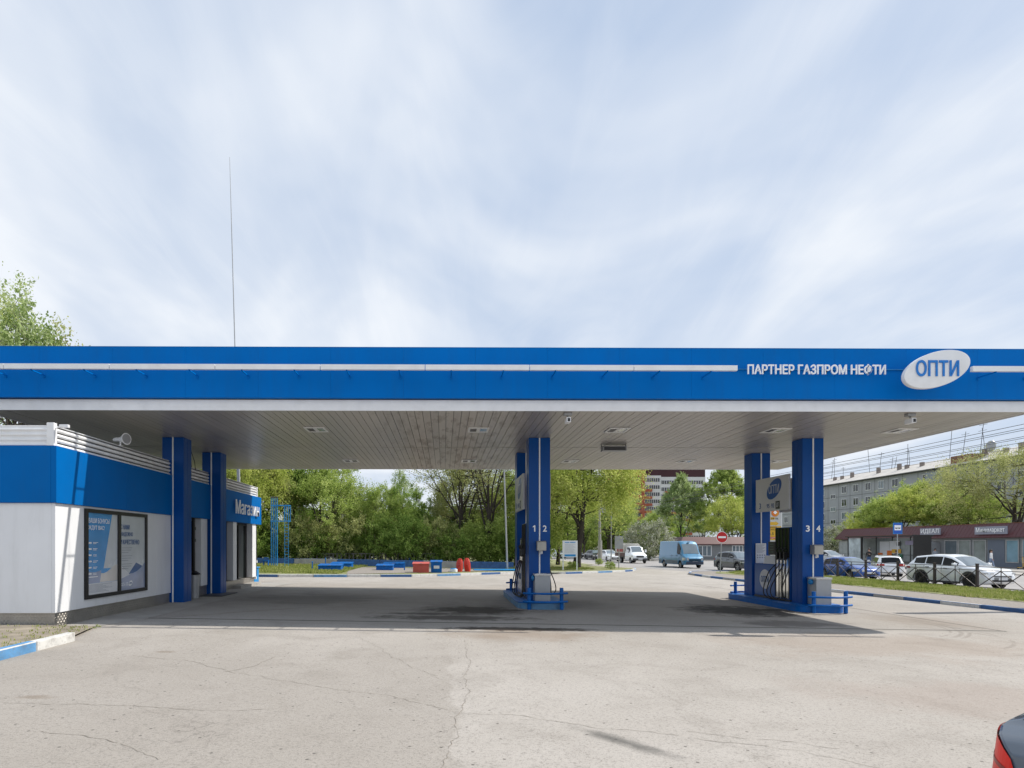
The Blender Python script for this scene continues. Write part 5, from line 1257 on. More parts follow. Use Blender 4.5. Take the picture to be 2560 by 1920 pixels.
# ------------------------------------------------------------------ people
SKIN = pbr('skin', (.48, .28, .20), .55, 0, .05, 6); HAIRM = pbr('dark_hair', (.02, .015, .012), .5, 0, .2, 20)
def person(loc, rz, label, top, legs, shoes=DGREY, stride=.0, arm='down', H=1.7, sleeve=True, longhair=False):
    t = thing('person', loc, label, 'person', rz); k = H/1.75
    J = {'pel': (0, 0, .95), 'sp': (0, 0, 1.15), 'ch': (0, .0, 1.33), 'nk': (0, .0, 1.48), 'hd0': (.01, 0, 1.57), 'hd': (.02, 0, 1.66)}
    rad = {'pel': (.13, .15), 'sp': (.105, .14), 'ch': (.11, .165), 'nk': (.05, .05), 'hd0': (.07, .065), 'hd': (.085, .075)}
    V = []; E = []; Rr = []; idx = {}
    def av(n, p, r, par=None):
        idx[n] = len(V); V.append(Vector(p)*k); Rr.append((r[0]*k, r[1]*k))
        if par: E.append((idx[par], idx[n]))
    av('pel', J['pel'], rad['pel']); av('sp', J['sp'], rad['sp'], 'pel'); av('ch', J['ch'], rad['ch'], 'sp'); av('nk', J['nk'], rad['nk'], 'ch'); av('hd0', J['hd0'], rad['hd0'], 'nk'); av('hd', J['hd'], rad['hd'], 'hd0')
    hands = []
    for sd in (-1, 1):
        st = stride*sd
        av('h%d' % sd, (0, sd*.095, .88), (.09, .09), 'pel'); av('k%d' % sd, (st*.45+.02*abs(stride), sd*.10, .50), (.062, .06), 'h%d' % sd)
        av('a%d' % sd, (st-.02, sd*.10, .09), (.04, .04), 'k%d' % sd); av('f%d' % sd, (st+.14, sd*.11, .04), (.04, .035), 'a%d' % sd)
        av('s%d' % sd, (0, sd*.19, 1.40), (.055, .055), 'ch')
        if arm == 'phone' and sd == 1: e_, w_ = (.06, sd*.24, 1.13), (.28, sd*.14, 1.22)
        elif arm == 'cross': e_, w_ = (.04, sd*.24, 1.14), (.20, -sd*.0+sd*.05, 1.16)
        else: e_, w_ = (-st*.35, sd*.25, 1.12), (-st*.6+.04, sd*.26, .88)
        av('e%d' % sd, e_, (.04, .04), 's%d' % sd); av('w%d' % sd, w_, (.027, .025), 'e%d' % sd)
        d = (Vector(w_)-Vector(e_)).normalized(); pm = Vector(w_)+d*.08
        av('p%d' % sd, tuple(pm), (.02, .032), 'w%d' % sd); hands.append((Vector(w_)*k, pm*k, d, sd))
    me = bpy.data.meshes.new('body'); me.from_pydata([tuple(v) for v in V], E, [])
    o = bpy.data.objects.new('body', me); COL.objects.link(o)
    o.modifiers.new('s', 'SKIN'); m2 = o.modifiers.new('u', 'SUBSURF'); m2.levels = 2; m2.render_levels = 2
    for i, v in enumerate(me.skin_vertices[0].data): v.radius = Rr[i]; v.use_root = (i == 0)
    bpy.context.view_layer.update(); dg = bpy.context.evaluated_depsgraph_get()
    nm = bpy.data.meshes.new_from_object(o.evaluated_get(dg)); bpy.data.objects.remove(o)
    bm = bmesh.new(); bm.from_mesh(nm)
    # fingers and a thumb on each hand
    fb = MB()
    for wv, pm, d, sd in hands:
        a = Vector((0, 0, 1)).cross(d); a = a.normalized() if a.length > .1 else Vector((1, 0, 0)); a = Vector((1, 0, 0)) if abs(d.x) < .6 else a
        for q_ in range(4):
            b0_ = pm+a*(q_-1.5)*.018*k+d*.0; ln = (.06, .07, .066, .05)[q_]*k
            fb.tube([b0_, b0_+d*ln*.5, b0_+d*ln+Vector((.008, -sd*.012, 0))], [.009*k, .008*k, .006*k], 6, 1)
        fb.tube([wv+a*.02*k+d*.03, wv+a*.05*k+d*.06, wv+a*.055*k+d*.095], [.011*k, .010*k, .007*k], 6, 1)
    # nose and ears
    fb.sphere((.105*k, 0, 1.655*k), .016*k, 6, (1, .8, 1.4), 1)
    for sd in (-1, 1): fb.sphere((.015*k, sd*.083*k, 1.66*k), .022*k, 6, (.7, .4, 1.3), 1)
    for sd in (-1, 1): fb.sphere((.088*k, sd*.032*k, 1.685*k), .011*k, 6, (.7, 1.2, .7), 4)
    fb.sphere((.09*k, 0, 1.612*k), .016*k, 6, (.5, 1.5, .4), 1)
    bm.to_mesh(nm); bm.free()
    vs = [tuple(v.co) for v in nm.vertices]; fs = [tuple(p.vertices) for p in nm.polygons]; b_ = MB(); b_.add(vs, fs); 
    for i, f in enumerate(b_.f):
        c_ = sum((Vector(b_.v[j]) for j in f), Vector())/len(f); z = c_.z/k
        if z < .075: mi = 3
        elif z < .97 and abs(c_.y) < .205*k: mi = 2
        elif z > 1.475: mi = 1
        else:
            mi = 0
            if arm == 'down' and z < .90: mi = 1
            if arm != 'down' and c_.x > .24*k: mi = 1
        b_.m[i] = mi
    b_.v += []; off = len(b_.v); b_.v += [tuple(v) for v in fb.v]; b_.f += [tuple(i+off for i in f) for f in fb.f]; b_.m += fb.m
    b_.build('body', [top, SKIN, legs, shoes, BLACK], t, smooth=70)
    bpy.data.meshes.remove(nm)
    hm = MB().sphere((-.012*k, 0, 1.70*k), .105*k, 14, (1.0, .92, 1.0))
    if longhair: hm.tube([(-.06*k, 0, 1.72*k), (-.10*k, 0, 1.6*k), (-.10*k, 0, 1.45*k)], [.08*k, .075*k, .05*k], 10)
    part(t, 'hair', hm, HAIRM, smooth=70)
    if arm == 'phone': part(t, 'phone', MB().box(.33*k, .36*k, .08*k, .15*k, 1.23*k, 1.36*k), BLACK)
    return t
q = foot(2172.7, 60.5); person((q.x, q.y, gz(q.x)+.1), R(-150), 'person in black jacket and blue jeans waiting at the bus shelter', BLACK, pbr('denim', (.05, .10, .22), .8), arm='phone', H=1.84)
q = foot(2478, 57); person((q.x, q.y, gz(q.x)+.1), R(-60), 'person with dark hair in white sweater and jeans walking past the minimarket', PAPER, pbr('light_denim', (.22, .29, .42), .8), WHITEP, .25, H=1.74, longhair=True)
q = foot(2338, 68.0); person((q.x, q.y, gz(q.x)+.12), R(-110), 'person in grey top standing in the open shop doorway', pbr('grey_top', (.30, .33, .38), .8), DGREY, arm='cross', H=1.75, longhair=True)
q = foot(2225, 61.5); person((q.x+.6, q.y, gz(q.x)+.1), R(-160), 'dark haired person in black beside the shelter posters', DGREY, DGREY, arm='cross', H=1.62)
# ------------------------------------------------------------------ bus shelter
XS = 45.3; SH = thing('bus_shelter', (XS, 58.5, gz(XS)+.05), 'long dark framed bus shelter with glazed back and posters', 'bus shelter')
ya, yb = 59.0, 68.5; z0 = gz(XS)+.1; ht = P(2200, 1338, 62).z
def hp(name, mb, m, label=None, **k): return part(SH, name, mb, m, label, world=True, **k)
hp('roof', MB().box(XS-.6, XS+1.5, ya-.2, yb+.2, ht-.16, ht), BLACK, bevel=.01)
hp('roof_edge', MB().box(XS-.62, XS-.601, ya-.2, yb+.2, ht-.05, ht+.02), pbr('roof_edge_red', (.14, .06, .05), .6))
for y in (ya, 61.4, 63.9, 66.3, yb): hp('frame_post', MB().box(XS+1.2, XS+1.3, y-.06, y+.06, z0, ht-.16), BLACK)
hp('end_wall', MB().box(XS-.4, XS+1.3, ya-.16, ya-.06, z0, ht-.16), BLACK)
hp('end_frame', MB().box(XS-.45, XS-.35, yb-.1, yb, z0, ht-.16).box(XS-.45, XS-.35, 66.2, 66.35, z0, ht-.16).box(XS-.45, XS-.35, 66.35, yb-.1, z0, z0+.45), BLACK)
FROST = pbr('frosted_glass', (.30, .33, .34), .15, 0, .2, 1.5, spec=.6)
hp('glass_panel', MB().box(XS+1.22, XS+1.24, ya+.06, yb-.06, z0+.25, ht-.25), FROST)
hp('glass_rail', MB().box(XS+1.19, XS+1.27, ya, yb, z0+1.15, z0+1.2), BLACK)
hp('advert_panel', MB().box(XS-.42, XS-.38, 66.4, yb-.15, z0+.5, ht-.25), pbr('advert_pale', (.42, .48, .50), .2, 0, .3, 1.5))
hp('seat', MB().box(XS+.7, XS+1.15, ya+.6, 63.5, z0+.45, z0+.5), BARK)
pc = [PAPER, PL, YEL, ORANGE, pbr('poster_green', (.02, .16, .09), .5), pbr('poster_mauve', (.40, .36, .52), .5), PAPER]
for i, (y0_, y1_, a, b_, m_) in enumerate(((64.3, 65.7, .9, 2.55, PAPER), (62.8, 64.25, 1.3, 2.6, PAPER), (62.6, 63.9, 1.35, 1.75, YEL), (63.9, 64.6, .95, 1.6, ORANGE), (62.4, 63.3, .85, 1.25, pc[4]), (60.7, 62.0, 2.2, 2.62, pc[5]), (62.7, 63.2, 2.1, 2.5, DGREY), (65.2, 65.9, 1.15, 1.35, ORANGE))):
    hp('posted_bill', MB().box(XS+1.17-.006*i, XS+1.174-.006*i, y0_, y1_, z0+a, z0+b_), m_)
# ------------------------------------------------------------------ retail pavilion
XP = 55.8; ZP = gz(40); PT = thing('retail_pavilion', (XP, 50, ZP), 'long low grey shop pavilion with maroon mansard roof and shop signs', 'shop building')
def pp(name, mb, m, label=None, parent=None, **k):
    o = mb.build(name, m, parent or PT, off=PT.location, **k)
    if label: o['label'] = label
    return o
PY1 = P(2102, 1361, 60); yfar = PX(2104, 1361, XP).y; ynear = 46.0
PGW = pbr('pavilion_grey', (.20, .21, .22), .6, 0, .08, 1.5); PBG = pbr('pavilion_blue_grey', (.12, .145, .19), .55, 0, .06, 1.5)
MAR = pbr('maroon_metal', (.085, .018, .020), .45, 0, .08, 1.5)
pp('wall', MB().box(XP, XP+9, ynear, yfar, ZP-.1, 2.55), PGW)
pp('lower_panels', MB().box(XP-.02, XP-.002, ynear, 66.5, ZP+.0, .18), PBG)
mbr = MB(); et, eb = 3.98, 2.62
pts = [(ynear-.6, yfar+.9)]
mbr.add([(XP-.5, ynear-.5, eb), (XP-.5, yfar+.9, eb), (XP+.35, yfar+.1, et), (XP+.35, ynear-.5, et), (XP+8.6, ynear-.5, et), (XP+8.6, yfar+.1, et), (XP+9.5, yfar+.9, eb), (XP+9.5, ynear-.5, eb), (XP-.5, ynear-.5, eb-.06), (XP-.5, yfar+.9, eb-.06), (XP+9.5, yfar+.9, eb-.06), (XP+9.5, ynear-.5, eb-.06)],
        [(0, 1, 2, 3), (3, 2, 5, 4), (1, 6, 5, 2), (7, 4, 5, 6), (0, 3, 4, 7), (0, 8, 9, 1), (1, 9, 10, 6), (8, 11, 10, 9), (7, 6, 10, 11), (0, 7, 11, 8)])
rfo = pp('roof', mbr, MAR)
mb = MB(); y = ynear-.4
while y < yfar+.5:
    mb.add([(XP-.515, y, eb), (XP-.515, y+.03, eb), (XP+.335, y+.03, et), (XP+.335, y, et), (XP-.49, y, eb), (XP-.49, y+.03, eb), (XP+.36, y+.03, et), (XP+.36, y, et)], [(0, 1, 2, 3), (0, 3, 7, 4), (1, 5, 6, 2)]); y += .45
pp('roof_ribs', mb, MAR, parent=rfo)
pp('roof_edge', MB().box(XP+.33, XP+.39, ynear-.5, yfar+.1, et, et+.06), pbr('rusty_edge', (.20, .08, .04), .7), parent=rfo)
FRS = [FROST, pbr('window_blue_film', (.20, .34, .42), .2, 0, .2, .8), pbr('window_grey_film', (.22, .25, .24), .2, 0, .3, .8), pbr('window_dark_film', (.10, .13, .15), .15, 0, .3, .8)]
def pwin(px0, px1, mi, zt=2.28, zb=.05, wh=True, lbl=None):
    a = PX(px1, 1361, XP).y; b_ = PX(px0, 1361, XP).y
    w_ = pp('window', MB().box(XP-.03, XP-.003, a+.06, b_-.06, zb, zt), FRS[mi])
    f = MB().box(XP-.06, XP-.031, a, a+.12, zb-.06, zt+.08).box(XP-.06, XP-.031, b_-.12, b_, zb-.06, zt+.08).box(XP-.06, XP-.031, a+.12, b_-.12, zt-.02, zt+.08).box(XP-.06, XP-.031, a+.12, b_-.12, zb-.06, zb+.04)
    pp('window_frame', f, GREYM if wh else PBG, parent=w_)
for a, b_, mi in ((2098, 2121.5, 0), (2122, 2149, 0), (2290, 2315, 2), (2362, 2395, 3), (2396, 2428, 2), (2433, 2467, 2), (2515, 2549, 1), (2556, 2600, 1), (2610, 2680, 2), (2150, 2190, 3), (2200, 2240, 3), (2245, 2285, 2)):
    pwin(a, b_, mi, zb=(.0 if a < 2500 else .12))
pp('blue_grey_panel', MB().box(XP-.025, XP-.002, PX(2512, 1361, XP).y, PX(2470, 1361, XP).y, ZP, 2.35), PBG)
pp('blue_grey_panel', MB().box(XP-.025, XP-.002, PX(2330, 1361, XP).y, PX(2317, 1361, XP).y, ZP, 2.3), PBG)
d = pp('doorway', MB().box(XP-.028, XP-.002, PX(2349, 1361, XP).y, PX(2331, 1361, XP).y, ZP+.1, 2.2), BLACK)
pp('open_door', MB().box(XP-1.0, XP-.03, PX(2351, 1361, XP).y, PX(2351, 1361, XP).y+.08, ZP+.15, 2.15), GREYM, parent=d)
LMP = emit('entrance_lamp', (1, .95, .85), 3); pp('entrance_lamp', MB().sphere((XP-.2, PX(2335, 1361, XP).y, 1.95), .14, 10), LMP)
def psign(px0, px1, txt, py0, py1, lab, hf=.75):
    a = PX(px1, 1361, XP-.45); b_ = PX(px0, 1361, XP-.45); zt = PX((px0+px1)/2, py0, XP-.45).z; zb = PX((px0+px1)/2, py1, XP-.45).z
    t = thing('shop_sign', (XP-.5, b_.y, zb), lab, 'sign', R(-90), group='lettered boards on the pavilion roof')
    W = b_.y-a.y; H = zt-zb
    part(t, 'board', MB().box(0, W, -.04, .04, 0, H), pbr('sign_lilac_grey', (.26, .27, .33), .5, 0, .04, 2), bevel=.01)
    part(t, 'lettering', place(text_mb(txt, W*.88, H*hf, .02, .004), (W*.06, -.07, H*(1-hf)/2)), LETW)
    part(t, 'bracket', MB().cyl((.2, .04, H), (.6, 1.0, H+.7), .02), FB); part(t, 'bracket', MB().cyl((W-.2, .04, H), (W+.2, 1.0, H+.7), .02), FB)
psign(2302, 2352.5, 'ИДЕАЛ', 1320.5, 1337, 'shorter lettered grey sign on the maroon roof, above the open doorway')
psign(2438.5, 2520, 'Минимаркет', 1316, 1335.5, 'longer lettered grey minimarket sign on the maroon roof')
# second low shop at the street's end
c0_ = foot(1700, 90); c1_ = foot(1905, 90); XQ = c0_.x
QT = thing('corner_shop', (XQ, 90, ZP), 'small grey shop with maroon roof at the end of the street', 'shop building')
W = c1_.x-c0_.x
part(QT, 'wall', MB().box(.3, W, 0, 8, 0, 2.6), PGW)
rq = part(QT, 'roof', MB().add([(-.2, -.5, 2.4), (W+.2, -.5, 2.4), (W, .4, 3.45), (.6, .4, 3.45), (.6, 8, 3.45), (W, 8, 3.45), (-.2, 8, 2.4), (W+.2, 8, 2.4), (-.2, -.5, 2.3), (W+.2, -.5, 2.3)], [(0, 1, 2, 3), (3, 2, 5, 4), (0, 3, 4, 6), (1, 7, 5, 2), (0, 8, 9, 1)]), MAR)
for x0_, x1_ in ((2.6, 4.6), (7.6, 9.2)):
    w_ = part(QT, 'window', MB().box(x0_, x1_, -.03, -.003, .7, 2.1), GLASSL); f = MB()
    for i in range(4): xx = x0_+(x1_-x0_-.08)*i/3; f.box(xx, xx+.08, -.06, -.031, .62, 2.18)
    f.box(x0_+.08, x1_-.08, -.058, -.031, 2.1, 2.18).box(x0_+.08, x1_-.08, -.058, -.031, .62, .7); f.build('window_frame', WHITEP, w_)
part(QT, 'notice_board', MB().box(10.0, 11.0, -.05, -.003, .7, 2.2), PL)
part(QT, 'step', MB().box(0, W, -1.2, -.1, -.05, .12), CONC)
# ------------------------------------------------------------------ grey five storey block
XA = 85.0; AB = thing('apartment_block', (XA, 80, gz(40)), 'grey five storey panel apartment block with pale pitched roof', 'apartment building')
def ap(name, mb, m, label=None, parent=None, **k):
    o = mb.build(name, m, parent or AB, off=AB.location, **k)
    if label: o['label'] = label
    return o
CONCB = pbr('panel_concrete', (.37, .38, .41), .8, 0, .07, .5, .2, 20); JOINT = pbr('panel_joint', (.10, .10, .105), .8); ROOFS = pbr('pale_slate_roof', (.50, .48, .45), .7, 0, .12, .8)
Ya, Yb, Zt = 76.0, 162.0, 15.05
ap('wall', MB().box(XA, XA+12, Ya, Yb, gz(40)-.2, Zt-.1), CONCB)
mb = MB()
for k in range(6): z = 15.0-.05-2.76*k-.1; mb.box(XA-.012, XA-.001, Ya, Yb, z-.04, z+.04)
y = 138.3+1.86
kk = 0
while y > Ya: mb.box(XA-.014, XA-.0005, y-.04, y+.04, gz(40), Zt-.1); y -= 3.72
ap('panel_joints', mb, JOINT)
rf_ = ap('roof', MB().prism([(XA-.6, Zt-.05), (XA-.6, Zt), (XA+6, Zt+2.35), (XA+12.6, Zt), (XA+12.6, Zt-.05)], Ya-.3, Yb+.3, 'y'), ROOFS)
ap('eave', MB().box(XA-.62, XA, Ya-.3, Yb+.3, Zt-.2, Zt-.055), DGREY)
fr_ = pbr('pvc_white', (.62, .63, .64), .5)
nw = 0
for k in range(-6, 16):
    yc = 138.3-3.72*k; st = (k % 6 == 1)
    for fl in range(5):
        zc_ = 13.5-2.76*fl
        if st: zc_ += -1.2; hw_, hh = .85, .42
        else: hw_, hh = .78, .72
        if zc_-hh < gz(40)+.3 or nw >= 99: continue
        nw += 1
        w_ = ap('window', MB().box(XA-.03, XA-.016, yc-hw_, yc+hw_, zc_-hh, zc_+hh), GLASSD if (k*7+fl*3) % 5 else GLASSL)
        f = MB(); fx0, fx1 = XA-.08, XA-.031
        f.box(fx0, fx1, yc-hw_-.07, yc-hw_+.05, zc_-hh-.08, zc_+hh+.08).box(fx0, fx1, yc+hw_-.05, yc+hw_+.07, zc_-hh-.08, zc_+hh+.08).box(fx0, fx1, yc-hw_+.05, yc+hw_-.05, zc_+hh-.04, zc_+hh+.08).box(fx0, fx1, yc-hw_+.05, yc+hw_-.05, zc_-hh-.12, zc_-hh+.04).box(fx0, fx1, yc-.05, yc+.05, zc_-hh+.04, zc_+hh-.04)
        ap('window_frame', f, fr_, parent=w_)
yb_ = PX(2350, 1361, XA).y
bl = ap('balcony', MB().box(XA-1.1, XA-.02, yb_-1.9, yb_+1.9, 11.7, 12.6), pbr('balcony_board', (.33, .36, .38), .6, 0, .1, 2)); ap('balcony_glazing', MB().box(XA-1.08, XA-.02, yb_-1.85, yb_+1.85, 12.61, 14.3), GLASSL, parent=bl)
for px in (2088, 2106, 2131, 2197, 2249, 2268, 2306, 2516, 2463, 2555):
    yy = PX(px, 1361, XA+3).y; z = Zt+.85; hh = 1.5 if px % 2 else 1.1
    c = ap('chimney', MB().box(XA+2.7, XA+3.2, yy-.3, yy+.3, z-.3, z+hh), pbr('chimney_brick', (.25, .21, .19), .8, 0, .15, 2), parent=rf_)
for px, h in ((2078, 5), (2086, 5.5), (2108, 3), (2175, 6), (2198, 4.5), (2268, 5), (2275, 4), (2373, 7), (2405, 5), (2449, 6), (2465, 5), (2228, 3), (2235, 3)):
    p = PX(px, 1361, XA+5); ln = .8*math.sin(px); mb = MB().tube([(XA+5, p.y, Zt+1.3), (XA+5, p.y+ln, Zt+1.3+h)], .04, 5)
    if px % 3: mb.tube([(XA+5, p.y-.8+ln*.9, Zt+1.1+h*.95), (XA+5, p.y+.8+ln*.9, Zt+1.1+h*.95)], .03, 5)
    ap('aerial', mb, DGREY, parent=rf_)
p = PX(2477, 1361, XA+3); ap('dish_aerial', MB().sphere((XA+3, p.y, Zt+2.6), .95, 14, (.35, 1, 1)), GREYM, parent=rf_)
dm = ap('dormer', MB().box(XA+.5, XA+3.5, PX(2400, 1361, XA).y-1.5, PX(2400, 1361, XA).y+2.5, Zt+.1, Zt+1.6), pbr('rusty_sheet', (.22, .09, .06), .7), parent=rf_)
# ------------------------------------------------------------------ brick and white tower block
YT = 255.0
def tz(py): return P(1600, py, YT).z
xa = P(1575, 1361, YT).x; xb_ = P(1612, 1361, YT).x; xc = P(1655, 1361, YT).x; xd_ = P(1775, 1361, YT).x
TB = thing('tower_block', (xa, YT, -.5), 'tall brick and white tower block beyond the trees', 'apartment building')
BR = pbr('brick_red', (.36, .10, .06), .8, 0, .08, .3); BRD = pbr('brick_dark', (.06, .022, .03), .8, 0, .08, .3); TWH = pbr('tower_white', (.62, .63, .66), .7, 0, .04, .3)
def tp(name, mb, m, parent=None, **k): return mb.build(name, m, parent or TB, off=TB.location, **k)
tp('brick_wing', MB().box(xa-6, xb_, YT, YT+16, -.5, tz(1165)+6), BR)
tp('white_wing', MB().box(xb_+.01, xc+1, YT+4, YT+20, -.5, tz(1186)), TWH); tp('attic_storey', MB().box(xb_+.02, xc+1, YT+4.2, YT+20, tz(1186)+.01, tz(1160)+8), BRD)
tp('far_wing', MB().box(xc+1.01, xd_+4, YT+14, YT+28, -.5, tz(1183)), TWH); tp('far_attic', MB().box(xc+1.01, xd_+4, YT+14.2, YT+28, tz(1183)+.01, tz(1160)+8), BRD)
fl = 3.0; z = tz(1186)-1.9; mbw = []; k = 0
for k in range(20):
    zz_ = z-k*fl
    if zz_ < 1: break
    w_ = tp('window', MB().box(xb_+.4, xc+.6, YT+3.96, YT+3.99, zz_-.7, zz_+.8), GLASSD); f = MB(); n = 8
    for i in range(n+1): xx = xb_+.4+(xc-xb_)*i/n; f.box(xx-.09, xx+.09, YT+3.86, YT+3.955, zz_-.72, zz_+.82)
    tp('window_frame', f, TWH, parent=w_)
    if k >= 1: tp('balcony_panel', MB().box(xb_+.5, xb_+(xc-xb_)*(.6 if k < 9 else .8), YT+3.3, YT+3.85, zz_-1.9, zz_-.85), BR)
    w_ = tp('window', MB().box(xc+1.6, xd_+3, YT+13.9, YT+13.98, zz_-.7, zz_+.8), GLASSD); f = MB(); n = 20
    for i in range(n+1): xx = xc+1.6+(xd_+1.4-xc)*i/n; f.box(xx-.09, xx+.09, YT+13.8, YT+13.895, zz_-.72, zz_+.82)
    tp('window_frame', f, TWH, parent=w_)
    if k >= 1 and k % 3: tp('balcony_panel', MB().box(xc+6, xd_-2, YT+13.2, YT+13.79, zz_-1.9, zz_-.85), BR)
    tp('window', MB().box(xb_-5.4, xb_-1.6, YT-.06, YT-.01, zz_-.6, zz_+.9), GLASSD); tp('balcony_panel', MB().box(xb_-6.4, xb_-1.2, YT-1.2, YT-.07, zz_-1.9, zz_-.75), BR)
# buildings glimpsed between the trees behind the station
for px0, px1, Y, h, lab in ((745, 925, 74, 5.5, 'white low building glimpsed behind the left trees'), (1075, 1115, 72, 6, 'pale building corner glimpsed between the trees')):
    a = P(px0, 1361, Y); b_ = P(px1, 1361, Y); t = thing('background_building', (a.x, Y, gz(a.x)), lab, 'building')
    part(t, 'wall', MB().box(0, b_.x-a.x, 0, 8, 0, h), WHITEP); part(t, 'roof', MB().box(-.3, b_.x-a.x+.3, -.3, 8, h, h+.25), DGREY)
    for i in range(4): part(t, 'window', MB().box((b_.x-a.x)*(i+.3)/4, (b_.x-a.x)*(i+.6)/4, -.04, -.003, 1.5, 2.9), GLASSD)
a = P(735, 1361, 51.6); b_ = P(1120, 1361, 51.6)
t = thing('baluster_fence', (a.x, 52.3, gz(a.x)), 'pale baluster fence in shade under the trees', 'fence'); z1 = P(900, 1383, 51.6).z-gz(a.x); mb = MB(); x = 0
while x < b_.x-a.x: mb.box(x, x+.12, 0, .1, z1-.75, z1-.1); x += .34
DCO = pbr('grimy_concrete', (.20, .19, .18), .9); part(t, 'balusters', mb, DCO); part(t, 'top_rail', MB().box(0, b_.x-a.x, -.03, .13, z1-.1, z1), DCO); part(t, 'base_wall', MB().box(0, b_.x-a.x, -.02, .12, 0, z1-.751), DGREY)
# overhead wires along the street
mb = MB()
for X_, r_ in ((30, .2115), (31, .2045), (32, .2010), (33, .190), (34, .187), (36, .180), (38, .172)):
    pts = []
    for i in range(13): yy = 20+i*12; sag = .25*math.sin(math.pi*((i*12) % 40)/40); pts.append((X_, yy, CZ+r_*X_-sag*.6))
    mb.tube(pts, .015, 5)
tag(mb.build('overhead_wires', DGREY, fix=False), 'bundle of overhead trolley wires along the street in front of the grey block', 'wires')
# electric scooters
def scooter(loc, rz, lab, c):
    t = thing('electric_scooter', loc, lab, 'scooter', rz, 'electric scooters parked by the pavilion')
    part(t, 'deck', MB().box(-.45, .35, -.08, .08, .12, .18), c, bevel=.02); part(t, 'stem', MB().tube([(.42, 0, .15), (.34, 0, 1.15)], .03), c)
    part(t, 'handlebar', MB().cyl((.34, -.28, 1.15), (.34, .28, 1.15), .025), BLACK)
    for x in (-.5, .5): part(t, 'wheel', MB().cyl((x, -.03, .12), (x, .03, .12), .12, n=16), RUBBER)
for i, px in enumerate((2100, 2106, 2112, 2118)):
    q = foot(px, 74); scooter((q.x, 74+i*.1, gz(q.x)+.05), R(200), 'black electric scooter with white deck, %s of four from the column' % ('first', 'second', 'third', 'fourth')[i], WHITEP if i % 2 else BLACK)
q = foot(2552, 56.5); scooter((q.x, 56.5, gz(q.x)+.05), R(250), 'yellow and black electric scooter below the minimarket window', YEL)
